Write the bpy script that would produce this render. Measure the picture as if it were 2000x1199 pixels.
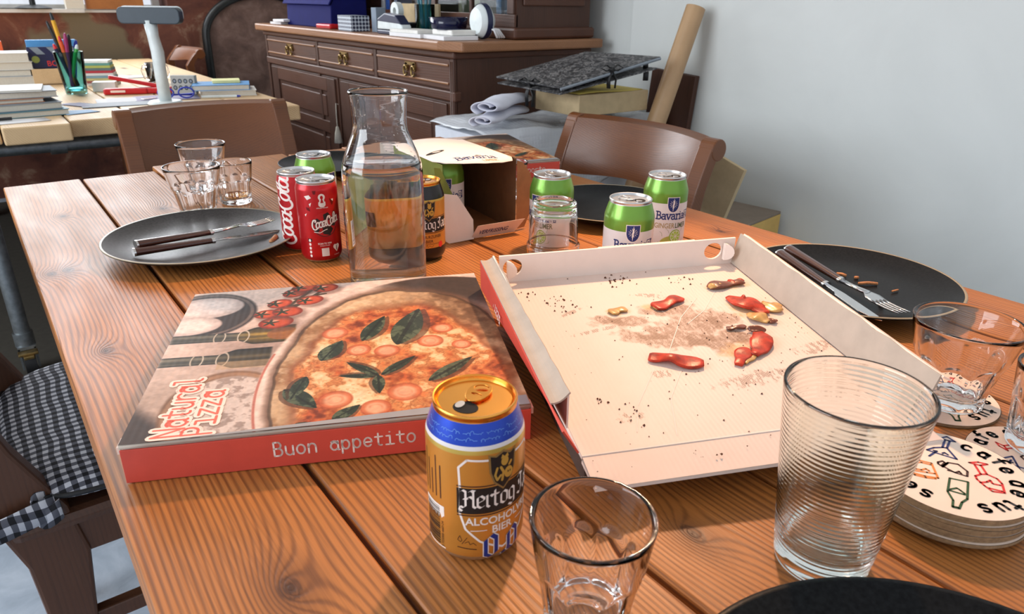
import bpy, bmesh, math, random
import numpy as np
from mathutils import Vector, Matrix, Euler
for _o in list(bpy.data.objects): bpy.data.objects.remove(_o)
sc = bpy.context.scene
COL = sc.collection
PI = math.pi
random.seed(7)

# ------------------------------------------------------------------ camera
cam_d = bpy.data.cameras.new('camera'); cam = bpy.data.objects.new('camera', cam_d); COL.objects.link(cam)
cam_d.sensor_fit = 'HORIZONTAL'; cam_d.sensor_width = 36.0; cam_d.lens = 1386.0/2000*36
cam_d.clip_start = 0.02; cam_d.clip_end = 60
_p, _y, _r = math.radians(23.4309), math.radians(37.0051), math.radians(0.8)
fw = Vector((math.sin(_y)*math.cos(_p), math.cos(_y)*math.cos(_p), -math.sin(_p)))
rt0 = Vector((math.cos(_y), -math.sin(_y), 0)); up0 = rt0.cross(fw)
rt = rt0*math.cos(_r) + up0*math.sin(_r); up = up0*math.cos(_r) - rt0*math.sin(_r)
cam.matrix_world = Matrix(((rt.x, up.x, -fw.x, 0), (rt.y, up.y, -fw.y, 0), (rt.z, up.z, -fw.z, 1.10), (0, 0, 0, 1)))
cam_d.dof.use_dof = True; cam_d.dof.focus_distance = 0.80; cam_d.dof.aperture_fstop = 15
sc.camera = cam

# ------------------------------------------------------------------ light
world = bpy.data.worlds.new('world'); sc.world = world; world.use_nodes = True
_bg = world.node_tree.nodes['Background']; _bg.inputs[0].default_value = (0.86, 0.91, 1.0, 1); _bg.inputs[1].default_value = 0.72

def area(name, loc, target, sx, sy, power, color, spread=PI):
    d = bpy.data.lights.new(name, 'AREA'); d.shape = 'RECTANGLE'; d.size = sx; d.size_y = sy
    d.energy = power; d.color = color; d.spread = spread
    o = bpy.data.objects.new(name, d); COL.objects.link(o); o.location = loc
    o.rotation_euler = (Vector(target)-Vector(loc)).to_track_quat('-Z', 'Y').to_euler()
    return o
area('window_light_back', (0.15, 4.90, 1.95), (0.15, 0, 0.9), 1.9, 1.5, 52, (0.93, 0.96, 1.0))
area('window_light_left', (-2.6, 1.6, 1.7), (0.6, 1.2, 0.7), 2.2, 1.6, 62, (0.88, 0.94, 1.0))
lamp_d = bpy.data.lights.new('pendant_bulb', 'SPOT'); lamp_d.energy = 38; lamp_d.color = (1.0, 0.58, 0.33)
lamp_d.spot_size = math.radians(90); lamp_d.spot_blend = 0.6; lamp_d.shadow_soft_size = 0.035
lamp = bpy.data.objects.new('pendant_bulb', lamp_d); COL.objects.link(lamp); lamp.location = (0.97, 0.86, 1.60)
lamp.rotation_euler = (Vector((0.43, 0.42, 0.75))-Vector(lamp.location)).to_track_quat('-Z', 'Y').to_euler()

vs = sc.view_settings
sc.display_settings.display_device = 'sRGB'
vs.view_transform = 'Standard'; vs.look = 'None'; vs.exposure = 0.45; vs.gamma = 1.0; vs.use_curve_mapping = False
cy = sc.cycles
cy.use_denoising = True; cy.max_bounces = 14; cy.transmission_bounces = 14; cy.glossy_bounces = 6
cy.transparent_max_bounces = 16; cy.diffuse_bounces = 4; cy.sample_clamp_indirect = 6.0; cy.blur_glossy = 0.5

# ------------------------------------------------------------------ materials
def lin(c):
    return tuple((x/12.92 if x <= 0.04045 else ((x+0.055)/1.055)**2.4) for x in c)
def rgb(r, g, b): return lin((r/255, g/255, b/255))
class NT:
    def __init__(s, name):
        s.m = bpy.data.materials.new(name); s.m.use_nodes = True; s.t = s.m.node_tree
        s.b = s.t.nodes['Principled BSDF']; s.out = s.t.nodes['Material Output']
    def n(s, typ, **kw):
        x = s.t.nodes.new(typ)
        for k, v in kw.items(): setattr(x, k, v)
        return x
    def l(s, a, b): s.t.links.new(a, b)
    def set(s, **kw):
        for k, v in kw.items():
            i = s.b.inputs[k.replace('_', ' ')]
            if hasattr(i.default_value, '__len__') and len(v) == 3: v = (*v, 1)
            i.default_value = v
    def val(s, sock, v):
        if hasattr(v, 'is_output'): s.l(v, sock)
        else: sock.default_value = v
    def math(s, op, a, b=0.0, c=None):
        x = s.n('ShaderNodeMath', operation=op); s.val(x.inputs[0], a); s.val(x.inputs[1], b)
        if c is not None: s.val(x.inputs[2], c)
        return x.outputs[0]
    def ramp(s, fac, stops, interp='LINEAR'):
        x = s.n('ShaderNodeValToRGB'); r = x.color_ramp; r.interpolation = interp
        while len(r.elements) < len(stops): r.elements.new(0.5)
        for e, (p, c) in zip(r.elements, stops): e.position = p; e.color = (*c, 1) if len(c) == 3 else c
        s.l(fac, x.inputs[0]); return x.outputs[0]
    def mix(s, fac, a, b, mode='MIX'):
        x = s.n('ShaderNodeMix', data_type='RGBA', blend_type=mode)
        s.val(x.inputs[0], fac)
        for k, v in ((6, a), (7, b)):
            if hasattr(v, 'is_output'): s.l(v, x.inputs[k])
            else: x.inputs[k].default_value = (*v, 1) if len(v) == 3 else v
        return x.outputs[2]
    def coord(s, which='Object', scale=(1, 1, 1), rnd=True):
        tc = s.n('ShaderNodeTexCoord'); mp = s.n('ShaderNodeMapping'); mp.inputs['Scale'].default_value = scale
        s.l(tc.outputs[which], mp.inputs['Vector'])
        if not rnd: return mp.outputs[0]
        oi = s.n('ShaderNodeObjectInfo'); sc_ = s.math('MULTIPLY', oi.outputs['Random'], 37.0)
        ad = s.n('ShaderNodeVectorMath', operation='ADD'); s.l(mp.outputs[0], ad.inputs[0])
        cb = s.n('ShaderNodeCombineXYZ')
        for k in range(3): s.l(sc_, cb.inputs[k])
        s.l(cb.outputs[0], ad.inputs[1]); return ad.outputs[0]
    def noise(s, vec, scale, detail=3, rough=0.55, dist=0.0):
        x = s.n('ShaderNodeTexNoise'); s.l(vec, x.inputs['Vector']); x.inputs['Scale'].default_value = scale
        x.inputs['Detail'].default_value = detail; x.inputs['Roughness'].default_value = rough; x.inputs['Distortion'].default_value = dist
        return x.outputs['Fac']
    def bump(s, h, strength=0.3, dist=0.001):
        x = s.n('ShaderNodeBump'); x.inputs['Strength'].default_value = strength; x.inputs['Distance'].default_value = dist
        s.l(h, x.inputs['Height']); s.l(x.outputs[0], s.b.inputs['Normal'])
def mat(name, col, rough=0.5, metal=0.0, var=0.08, nscale=30, bump=0.0, bscale=200, spec=0.5, coat=0.0, **kw):
    """plain surface with a little procedural variation of colour and relief"""
    k = NT(name); k.set(Roughness=rough, Metallic=metal); k.b.inputs['Specular IOR Level'].default_value = spec
    k.b.inputs['Coat Weight'].default_value = coat
    v = k.coord()
    f = k.noise(v, nscale, 4)
    a = tuple(max(0, x*(1-var)) for x in col); b = tuple(min(1, x*(1+var)) for x in col)
    k.l(k.ramp(f, [(0.3, a), (0.7, b)]), k.b.inputs['Base Color'])
    if bump: k.bump(k.noise(v, bscale, 3), bump)
    for q, w in kw.items(): k.set(**{q: w})
    return k.m
def wood(name, dark, light, knots=True, freq=150, warp=9.0, rough=0.42, fiber=0.25, along=1, bump=0.25, coat=0.0, knotcol=None, stretch=1.3, contrast=0.6, klist=None):
    k = NT(name); k.set(Roughness=rough); k.b.inputs['Coat Weight'].default_value = coat; k.b.inputs['Coat Roughness'].default_value = 0.25
    v = k.coord(); sp = k.n('ShaderNodeSeparateXYZ'); k.l(v, sp.inputs[0])
    tc = k.n('ShaderNodeTexCoord'); so = k.n('ShaderNodeSeparateXYZ'); k.l(tc.outputs['Object'], so.inputs[0])
    L = sp.outputs[along]; others = [i for i in range(3) if i != along]
    A = sp.outputs[others[0]]; B = sp.outputs[others[1]]
    Ao = so.outputs[others[0]]; Bo = so.outputs[others[1]]
    def vec(a, l, b, ka, kl, kb):
        c = k.n('ShaderNodeCombineXYZ'); k.l(k.math('MULTIPLY', a, ka), c.inputs[0]); k.l(k.math('MULTIPLY', l, kl), c.inputs[1]); k.l(k.math('MULTIPLY', b, kb), c.inputs[2]); return c.outputs[0]
    w = k.noise(vec(A, L, B, 7, stretch, 7), 1.0, 2, 0.5)
    field = k.math('ADD', k.math('MULTIPLY', Ao, freq*6.2), k.math('MULTIPLY', Bo, freq*5.0))
    field = k.math('ADD', field, k.math('MULTIPLY', w, warp*9))
    if knots:
        vo = k.n('ShaderNodeTexVoronoi', feature='F1', voronoi_dimensions='2D'); vo.inputs['Scale'].default_value = 1.0
        k.l(vec(A, L, B, 3.6, 1.15, 0), vo.inputs['Vector']); d = vo.outputs['Distance']
        kb = k.math('POWER', 2.718, k.math('MULTIPLY', k.math('MULTIPLY', d, d), -70.0))
        field = k.math('ADD', field, k.math('MULTIPLY', kb, 36.0))
    if klist:
        tot = None
        for (kx, ky, kr) in klist:
            dx = k.math('MULTIPLY', k.math('SUBTRACT', Ao, kx), 1/kr); dy = k.math('MULTIPLY', k.math('SUBTRACT', so.outputs[along], ky), .62/kr)
            wob = k.math('MULTIPLY', k.math('SUBTRACT', w, .5), .8); dx = k.math('ADD', dx, wob)
            q = k.math('POWER', k.math('ADD', k.math('MULTIPLY', dx, dx), k.math('MULTIPLY', dy, dy)), .5)
            tot = q if tot is None else k.math('MINIMUM', tot, q)
        field = k.math('ADD', field, k.math('MULTIPLY', k.math('POWER', 2.718, k.math('MULTIPLY', tot, -.55)), 42.0))
    band = k.math('SINE', k.math('MULTIPLY', field, 1.0)); band = k.math('MULTIPLY_ADD', band, 0.5, 0.5); band = k.math('POWER', band, 2.2)
    fib = k.noise(vec(A, L, B, 420, 9, 420), 1.0, 2, 0.6)
    tone = k.noise(vec(A, L, B, 9, 1.6, 9), 1.0, 3, 0.6)
    mid = tuple((a+b)/2 for a, b in zip(dark, light))
    fac = k.math('ADD', k.math('MULTIPLY', band, 0.62*contrast), k.math('MULTIPLY', k.math('SUBTRACT', fib, 0.5), fiber*2))
    fac = k.math('ADD', fac, k.math('MULTIPLY', k.math('SUBTRACT', tone, 0.5), 0.9))
    c = k.ramp(fac, [(0.0, light), (0.35, mid), (0.95, dark)])
    if knots:
        core = k.ramp(d, [(0.02, (1, 1, 1)), (0.05, (0.5, 0.5, 0.5)), (0.085, (0, 0, 0))])
        c = k.mix(core, c, knotcol or tuple(x*0.30 for x in dark))
    if klist:
        kf = k.math('ADD', tot, k.math('MULTIPLY', k.math('SUBTRACT', fib, .5), .5))
        c = k.mix(k.ramp(kf, [(0.25, (1, 1, 1)), (0.45, (.35, .35, .35)), (0.62, (.8, .8, .8)), (0.8, (0, 0, 0))]), c, tuple(x*.32 for x in dark))
        c = k.mix(k.ramp(k.math('MULTIPLY', tot, .25), [(0.15, (.6, .6, .6)), (0.75, (0, 0, 0))]), c, tuple(x*.8 for x in dark))
    k.l(c, k.b.inputs['Base Color'])
    k.bump(k.math('ADD', k.math('MULTIPLY', band, -0.6), fib), bump, 0.0006)
    rr = k.math('MULTIPLY_ADD', k.noise(vec(A, L, B, 25, 6, 25), 1.0, 3), 0.22, rough-0.11); k.l(rr, k.b.inputs['Roughness'])
    return k.m
def glass(name, col=(1, 1, 1), rough=0.0, ior=1.46, bump=0.0):
    k = NT(name); k.set(Base_Color=col, Roughness=rough, IOR=ior); k.b.inputs['Transmission Weight'].default_value = 1.0
    if bump: k.bump(k.noise(k.coord(), 28, 2), bump, 0.001)
    return k.m
def vcol(name, rough=0.5, wave=0, bump=0.0, spec=0.5, coat=0.0):
    """colours printed on / soaked into a sheet come from the mesh attribute 'print'"""
    k = NT(name); k.set(Roughness=rough); k.b.inputs['Specular IOR Level'].default_value = spec; k.b.inputs['Coat Weight'].default_value = coat
    a = k.n('ShaderNodeAttribute', attribute_name='print'); k.l(a.outputs['Color'], k.b.inputs['Base Color'])
    if wave:
        v = k.coord(rnd=False); w = k.n('ShaderNodeTexWave', wave_type='BANDS', bands_direction='X'); k.l(v, w.inputs[0]); w.inputs['Scale'].default_value = wave
        k.bump(w.outputs['Fac'], bump, 0.0005)
    return k.m

# ------------------------------------------------------------------ mesh helpers
class G:
    def __init__(s): s.v = []; s.f = []; s.mi = []
    def add(s, vs, fs, m=0):
        o = len(s.v); s.v.extend([tuple(map(float, p)) for p in vs]); s.f.extend([tuple(i+o for i in f) for f in fs]); s.mi.extend([m]*len(fs)); return s
    def box(s, x0, x1, y0, y1, z0, z1, m=0, M=None):
        vs = [(x0, y0, z0), (x1, y0, z0), (x1, y1, z0), (x0, y1, z0), (x0, y0, z1), (x1, y0, z1), (x1, y1, z1), (x0, y1, z1)]
        if M is not None: vs = [tuple(M @ Vector(p)) for p in vs]
        return s.add(vs, [(0, 3, 2, 1), (4, 5, 6, 7), (0, 1, 5, 4), (1, 2, 6, 5), (2, 3, 7, 6), (3, 0, 4, 7)], m)
    def cbox(s, cx, cy_, cz, sx, sy, sz, rz=0, m=0, rx=0, ry=0):
        M = Matrix.Translation((cx, cy_, cz)) @ Euler((rx, ry, rz)).to_matrix().to_4x4()
        return s.box(-sx/2, sx/2, -sy/2, sy/2, -sz/2, sz/2, m, M)
    def lathe(s, prof, seg=48, m=0, rf=None, close=False, c=(0, 0, 0), ms=None):
        vs = []; n = len(prof)
        for (r, z) in prof:
            for i in range(seg):
                a = 2*PI*i/seg; q = rf(r, z, a) if rf else r
                vs.append((c[0]+q*math.sin(a), c[1]-q*math.cos(a), c[2]+z))
        rows = n if close else n-1
        for j in range(rows):
            k = (j+1) % n; fs = []
            for i in range(seg):
                i2 = (i+1) % seg; fs.append((j*seg+i, j*seg+i2, k*seg+i2, k*seg+i))
            if j == 0: base = len(s.v); s.v.extend([tuple(map(float, p)) for p in vs])
            s.f.extend([tuple(q+base for q in f) for f in fs]); s.mi.extend([ms[j] if ms else m]*len(fs))
        return s
    def tube(s, path, r, seg=10, m=0, cap=True, flat=None):
        path = [Vector(p) for p in path]; n = len(path); rs = r if hasattr(r, '__len__') else [r]*n
        t0 = (path[1]-path[0]).normalized(); ref = Vector((0, 0, 1)) if abs(t0.z) < 0.9 else Vector((1, 0, 0)); vs = []
        u = t0.cross(ref).normalized()
        for i in range(n):
            t = (path[min(i+1, n-1)]-path[max(i-1, 0)]).normalized()
            u = (u-t*u.dot(t)).normalized(); w = t.cross(u)
            for k in range(seg):
                a = 2*PI*k/seg; fx, fy = (flat if flat else (1, 1)); vs.append(path[i]+(u*math.cos(a)*fx+w*math.sin(a)*fy)*rs[i])
        fs = [(i*seg+k, i*seg+(k+1) % seg, (i+1)*seg+(k+1) % seg, (i+1)*seg+k) for i in range(n-1) for k in range(seg)]
        if cap: fs += [tuple(range(seg-1, -1, -1)), tuple(range((n-1)*seg, n*seg))]
        return s.add(vs, fs, m)
    def prism(s, pts, z0, z1, m=0, fn=None):
        n = len(pts); fn = fn or (lambda x, y, z: (x, y, z))
        vs = [fn(x, y, z0) for x, y in pts]+[fn(x, y, z1) for x, y in pts]
        fs = [tuple(range(n-1, -1, -1)), tuple(range(n, 2*n))]+[(i, (i+1) % n, n+(i+1) % n, n+i) for i in range(n)]
        return s.add(vs, fs, m)
    def sheet(s, fn, nu, nv, m=0):
        vs = [fn(i/nu, j/nv) for j in range(nv+1) for i in range(nu+1)]; w = nu+1
        return s.add(vs, [(j*w+i, j*w+i+1, (j+1)*w+i+1, (j+1)*w+i) for j in range(nv) for i in range(nu)], m)
    def mesh(s, name, mats, smooth=False):
        me = bpy.data.meshes.new(name); me.from_pydata(s.v, [], s.f)
        for x in (mats if isinstance(mats, (list, tuple)) else [mats]): me.materials.append(x)
        if any(s.mi): me.polygons.foreach_set('material_index', s.mi)
        if smooth: me.polygons.foreach_set('use_smooth', [True]*len(s.f))
        me.update(); return me
    def make(s, name, mats, parent=None, smooth=False, bevel=0, angle=None, loc=None, rot=None, seg=2, solid=0, sub=0):
        me = s.mesh(name, mats, smooth or angle is not None)
        o = bpy.data.objects.new(name, me); COL.objects.link(o); o.parent = parent
        if loc: o.location = loc
        if rot: o.rotation_euler = rot
        if angle is not None: me.set_sharp_from_angle(angle=math.radians(angle))
        if solid: md = o.modifiers.new('t', 'SOLIDIFY'); md.thickness = solid; md.offset = 0
        if sub: md = o.modifiers.new('s', 'SUBSURF'); md.levels = sub; md.render_levels = sub
        if bevel: md = o.modifiers.new('b', 'BEVEL'); md.width = bevel; md.segments = seg; md.limit_method = 'ANGLE'; md.angle_limit = 0.6
        return o
def fixn(o):
    bm = bmesh.new(); bm.from_mesh(o.data); bmesh.ops.recalc_face_normals(bm, faces=bm.faces); bm.to_mesh(o.data); bm.free(); return o
def tag(o, label, cat, group=None, kind=None):
    o['label'] = label; o['category'] = cat
    if group: o['group'] = group
    if kind: o['kind'] = kind
    return o
def thing(name, label, cat, loc=(0, 0, 0), rz=0, group=None, rot=None):
    o = bpy.data.objects.new(name, None); o.empty_display_size = 0.03; COL.objects.link(o); o.location = loc; o.rotation_euler = rot or (0, 0, rz)
    return tag(o, label, cat, group)
def struct(o): o['kind'] = 'structure'; return o
def copy_tree(o, parent=None):
    c = o.copy(); COL.objects.link(c); c.parent = parent
    for ch in list(o.children): copy_tree(ch, c)
    return c
def dup(o, loc, rz=0, label=None, rot=None):
    c = copy_tree(o); c.location = loc; c.rotation_euler = rot or (0, 0, rz)
    if label: c['label'] = label
    return c
# ---- flat print: shapes in 2D (metres), mapped on to a plane or a cylinder
_tcache = {}
def text2d(s, bold=0.0):
    key = (s, bold)
    if key not in _tcache:
        cu = bpy.data.curves.new('t', 'FONT'); cu.body = s; cu.size = 1.0; cu.offset = bold; cu.resolution_u = 3; cu.fill_mode = 'FRONT'
        o = bpy.data.objects.new('t', cu); COL.objects.link(o); dg = bpy.context.evaluated_depsgraph_get(); dg.update()
        me = bpy.data.meshes.new_from_object(o.evaluated_get(dg)); vs = [(v.co.x, v.co.y) for v in me.vertices]; fs = [tuple(p.vertices) for p in me.polygons]
        bpy.data.objects.remove(o); bpy.data.meshes.remove(me); bpy.data.curves.remove(cu); _tcache[key] = (vs, fs)
    return _tcache[key]
class D:
    def __init__(s): s.g = G()
    def poly(s, pts, m=0):
        s.g.add([(x, y, 0) for x, y in pts], [tuple(range(len(pts)))], m); return s
    def rect(s, x0, x1, y0, y1, m=0): return s.poly([(x0, y0), (x1, y0), (x1, y1), (x0, y1)], m)
    def ell(s, cx, cy_, rx, ry, n=24, m=0, rot=0):
        c, q = math.cos(rot), math.sin(rot)
        return s.poly([(cx+rx*math.cos(2*PI*i/n)*c-ry*math.sin(2*PI*i/n)*q, cy_+rx*math.cos(2*PI*i/n)*q+ry*math.sin(2*PI*i/n)*c) for i in range(n)], m)
    def stroke(s, path, w, m=0, step=None):
        if step:
            q = [path[0]]
            for a, b in zip(path, path[1:]):
                k = max(1, int(math.hypot(b[0]-a[0], b[1]-a[1])/step)); q += [(a[0]+(b[0]-a[0])*i/k, a[1]+(b[1]-a[1])*i/k) for i in range(1, k+1)]
            path = q
        for (a, b) in zip(path, path[1:]):
            dx, dy = b[0]-a[0], b[1]-a[1]; L = math.hypot(dx, dy) or 1e-9; nx, ny = -dy/L*w/2, dx/L*w/2
            s.poly([(a[0]-nx, a[1]-ny), (b[0]-nx, b[1]-ny), (b[0]+nx, b[1]+ny), (a[0]+nx, a[1]+ny)], m)
        for p in path: s.ell(p[0], p[1], w/2, w/2, 8, m)
        return s
    def nib(s, path, w, ang, m=0, step=None):
        nx, ny = math.cos(ang)*w/2, math.sin(ang)*w/2
        for a, b in zip(path, path[1:]):
            k = max(1, int(math.hypot(b[0]-a[0], b[1]-a[1])/step)) if step else 1
            for i in range(k):
                p = (a[0]+(b[0]-a[0])*i/k, a[1]+(b[1]-a[1])*i/k); q = (a[0]+(b[0]-a[0])*(i+1)/k, a[1]+(b[1]-a[1])*(i+1)/k)
                pts = [(p[0]-nx, p[1]-ny), (q[0]-nx, q[1]-ny), (q[0]+nx, q[1]+ny), (p[0]+nx, p[1]+ny)]
                ar = sum(pts[t][0]*pts[(t+1) % 4][1]-pts[(t+1) % 4][0]*pts[t][1] for t in range(4))
                s.poly(pts if ar >= 0 else pts[::-1], m)
        return s
    def text(s, t, x, y, size, m=0, bold=0.0, sx=1.0, align='L', ang=0.0, shear=0.0, pitch=None):
        if pitch:
            for i, ch in enumerate(t):
                if ch != ' ': s.text(ch, x+i*pitch*math.cos(ang), y+i*pitch*math.sin(ang), size, m, bold, sx, 'C', ang, shear)
            return s
        vs, fs = text2d(t, bold)
        if not vs: return s
        xs = [p[0] for p in vs]; x0, x1 = min(xs), max(xs); off = {'L': 0, 'C': -(x0+x1)/2, 'R': -x1}[align]
        c, q = math.cos(ang), math.sin(ang); out = []
        for a, b in vs:
            a = (a+off+shear*b)*size*sx; b = b*size; out.append((x+a*c-b*q, y+a*q+b*c, 0))
        s.g.add(out, fs, m); return s
    def glyphs(s, T, t, x, y, size, w, m=0, adv=1.0, ang=0.0, shear=0.0, sx=1.0, nib=None, step=None):
        c, q = math.cos(ang), math.sin(ang); cx = 0.0
        for ch in t:
            paths = T.get(ch, [])
            for p in paths:
                P = [((cx+(a+shear*b)*sx), b) for a, b in p]; P = [(x+(a*c-b*q)*size, y+(a*q+b*c)*size) for a, b in P]
                if nib is None: s.stroke(P, w*size, m, step)
                else: s.nib(P, w*size, nib+ang, m, step)
            cx += (adv.get(ch, adv.get('*', 1.0)) if isinstance(adv, dict) else adv)*sx
        return s
    def build(s, name, mats, fn, parent, cut=None, z=None, **kw):
        g = s.g
        me = g.mesh(name, mats)
        if cut:
            bm = bmesh.new(); bm.from_mesh(me); bm.normal_update()
            for fc in bm.faces:
                if fc.normal.z < 0: fc.normal_flip()
            xs = [v.co.x for v in bm.verts]; x = math.floor(min(xs)/cut)*cut
            while x < max(xs):
                bmesh.ops.bisect_plane(bm, geom=bm.verts[:]+bm.edges[:]+bm.faces[:], plane_co=(x, 0, 0), plane_no=(1, 0, 0)); x += cut
            bm.to_mesh(me); bm.free()
        else:
            bm = bmesh.new(); bm.from_mesh(me); bm.normal_update()
            for fc in bm.faces:
                if fc.normal.z < 0: fc.normal_flip()
            bm.to_mesh(me); bm.free()
        n = len(me.vertices); co = np.empty(n*3, np.float32); me.vertices.foreach_get('co', co); co = co.reshape(-1, 3)
        me.vertices.foreach_set('co', np.array([fn(float(a), float(b)) for a, b, _ in co], np.float32).ravel()); me.update()
        o = bpy.data.objects.new(name, me); COL.objects.link(o); o.parent = parent
        return o
def cylmap(R, lift=0.00015, rz=None):
    """u along the girth (0 faces -Y), v up; rz gives the radius at a height"""
    def f(u, v):
        r = (rz(v) if rz else R)+lift; a = u/R; return (r*math.sin(a), -r*math.cos(a), v)
    return f
def raster(name, art, nu, nv, fn, material, parent, thick=None):
    """a finely meshed sheet whose printed colours come from art(U, V) -> sRGB"""
    U, V = np.meshgrid(np.linspace(0, 1, nu+1), np.linspace(0, 1, nv+1)); c = np.clip(art(U, V), 0, 1)
    c = np.where(c <= 0.04045, c/12.92, ((c+0.055)/1.055)**2.4)
    X, Y, Z = fn(U, V); co = np.stack([X, Y, Z], -1).reshape(-1, 3).astype(np.float32); w = nu+1
    idx = np.arange((nu+1)*(nv+1)).reshape(nv+1, nu+1); q = np.stack([idx[:-1, :-1], idx[:-1, 1:], idx[1:, 1:], idx[1:, :-1]], -1).reshape(-1, 4)
    me = bpy.data.meshes.new(name); n = len(co); nf = len(q); me.vertices.add(n); me.vertices.foreach_set('co', co.ravel())
    me.loops.add(nf*4); me.loops.foreach_set('vertex_index', q.ravel().astype(np.int32)); me.polygons.add(nf)
    me.polygons.foreach_set('loop_start', np.arange(0, nf*4, 4, dtype=np.int32)); me.update(calc_edges=True)
    at = me.color_attributes.new('print', 'FLOAT_COLOR', 'POINT'); rgba = np.ones((n, 4), np.float32); rgba[:, :3] = c.reshape(-1, 3); at.data.foreach_set('color', rgba.ravel())
    me.polygons.foreach_set('use_smooth', [True]*nf); me.materials.append(material); me.validate()
    o = bpy.data.objects.new(name, me); COL.objects.link(o); o.parent = parent; return o
def vnoise(x, y, seed=0):
    xi = np.floor(x).astype(np.int64); yi = np.floor(y).astype(np.int64); xf = x-xi; yf = y-yi
    def h(a, b):
        n = (a*374761393+b*668265263+seed*974634721) & 0x7fffffff; n = ((n ^ (n >> 13))*1274126177) & 0x7fffffff; return ((n ^ (n >> 16)) & 0xffff)/65535.0
    sx = xf*xf*(3-2*xf); sy = yf*yf*(3-2*yf)
    return (h(xi, yi)*(1-sx)+h(xi+1, yi)*sx)*(1-sy)+(h(xi, yi+1)*(1-sx)+h(xi+1, yi+1)*sx)*sy
def fbm(x, y, seed=0, o=4):
    s = 0; a = 0.5; t = 0
    for k in range(o): s = s+a*vnoise(x*2**k, y*2**k, seed+k*17); t += a; a *= 0.55
    return s/t
def arc(cx, cy_, rx, ry, a0, a1, n=12):
    return [(cx+rx*math.cos(math.radians(a0+(a1-a0)*i/n)), cy_+ry*math.sin(math.radians(a0+(a1-a0)*i/n))) for i in range(n+1)]
# ------------------------------------------------------------------ lettering
MONO = {  # round pen letters, x-height 1
 'a': [arc(.42, .42, .34, .42, 40, 320), [(.76, .98), (.76, 0), (.86, 0)], arc(.42, .68, .34, .32, 0, 140)],
 'B': [[(.1, 0), (.1, 1.5)], [(.1, 1.5), (.45, 1.5)]+arc(.45, 1.15, .28, .35, 90, -90)+[(.1, .8)], [(.45, .8)]+arc(.48, .4, .34, .4, 90, -90)+[(.1, 0)]],
 'N': [[(.08, 0), (.08, 1.5), (.78, 0), (.78, 1.5)]], 'P': [[(.1, 0), (.1, 1.5), (.45, 1.5)]+arc(.45, 1.1, .33, .4, 90, -90)+[(.1, .7)]],
 'b': [[(.1, 1.5), (.1, 0)], arc(.44, .5, .34, .5, 0, 360, 18)], 'c': [arc(.48, .5, .38, .5, 45, 315)],
 'd': [[(.78, 1.5), (.78, 0)], arc(.44, .5, .34, .5, 0, 360, 18)], 'e': [[(.1, .5), (.8, .5)]+arc(.45, .5, .36, .5, 5, 320)],
 'f': [arc(.72, 1.2, .3, .3, 60, 180)+[(.42, 0)], [(.12, .95), (.75, .95)]], 'i': [[(.15, .98), (.48, .98), (.48, 0)], [(.1, 0), (.85, 0)], [(.46, 1.4), (.48, 1.4)]],
 'l': [[(.12, 1.5), (.45, 1.5), (.45, .2)]+arc(.68, .2, .23, .2, 180, 280, 6)], 'n': [[(.12, .98), (.12, 0)], arc(.45, .6, .33, .4, 180, 0)+[(.78, 0)]],
 'o': [arc(.45, .5, .37, .5, 0, 360, 18)], 'p': [[(.1, .98), (.1, -.45)], arc(.44, .5, .34, .5, 0, 360, 18)],
 'r': [[(.2, .98), (.2, 0)], arc(.6, .55, .4, .43, 175, 50, 8)], 's': [arc(.45, .74, .32, .25, 30, 270, 10)+arc(.45, .24, .35, .24, 90, -150, 10)],
 't': [[(.4, 1.35), (.4, .25)]+arc(.64, .25, .24, .25, 180, 290, 6), [(.1, .98), (.8, .98)]], 'u': [[(.12, .98), (.12, .38)]+arc(.45, .38, .33, .38, 180, 360), [(.78, .98), (.78, 0)]],
 'z': [[(.12, .97), (.78, .97), (.1, .02), (.8, .02)]], "e'": []}
BLACK = {  # broad pen blackletter
 'H': [[(-.14, 1.30), (.06, 1.50), (.26, 1.38), (.26, .12), (.10, 0)], [(.10, 0), (-.14, .10), (-.20, -.15), (.0, -.32)], [(.26, .80), (.56, .98), (.80, .80)], [(.66, 1.50), (.80, 1.36), (.80, .14), (.98, 0)], [(.46, 1.36), (.66, 1.50), (.92, 1.44)], [(.10, .76), (.42, .76)]],
 'e': [[(.62, .16), (.36, 0), (.14, .14), (.14, .86), (.38, 1.02), (.6, .84), (.6, .66), (.16, .42)]],
 'r': [[(0, .9), (.16, 1.02), (.16, .12), (.32, 0)], [(.16, .8), (.42, 1.02), (.56, .86)]],
 't': [[(.2, 1.35), (.2, .14), (.38, 0), (.54, .14)], [(-.02, 1.0), (.5, 1.0)]],
 'o': [[(.14, .86), (.14, .14), (.38, 0), (.64, .16), (.64, .86), (.4, 1.02), (.14, .86)]],
 'g': [[(.14, .86), (.14, .16), (.38, .02), (.62, .18)], [(.14, .86), (.4, 1.02), (.62, .86), (.62, -.28), (.38, -.46), (.08, -.3)]],
 'J': [[(.0, 1.42), (.3, 1.62), (.74, 1.46)], [(.5, 1.5), (.55, .3), (.32, -.05), (.02, .12)], [(.2, 1.1), (.28, .7)]],
 'a': [[(.12, .86), (.38, 1.02), (.6, .86), (.6, .12), (.76, 0)], [(.58, .58), (.14, .42), (.14, .12), (.32, 0), (.58, .2)]],
 'n': [[(0, .9), (.14, 1.02), (.14, .1), (.28, 0)], [(.14, .8), (.42, 1.02), (.62, .86), (.62, .1), (.78, 0)]],
 '0': [[(.1, 1.2), (.1, .2), (.36, 0), (.66, .24), (.66, 1.24), (.42, 1.46), (.1, 1.2)]], ',': [[(.1, .1), (.2, -.05), (.1, -.25)]]}
BADV = {'*': .82, 'H': 1.12, 'e': .76, 'r': .62, 't': .62, 'J': .86, ' ': .35, ',': .3}
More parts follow.
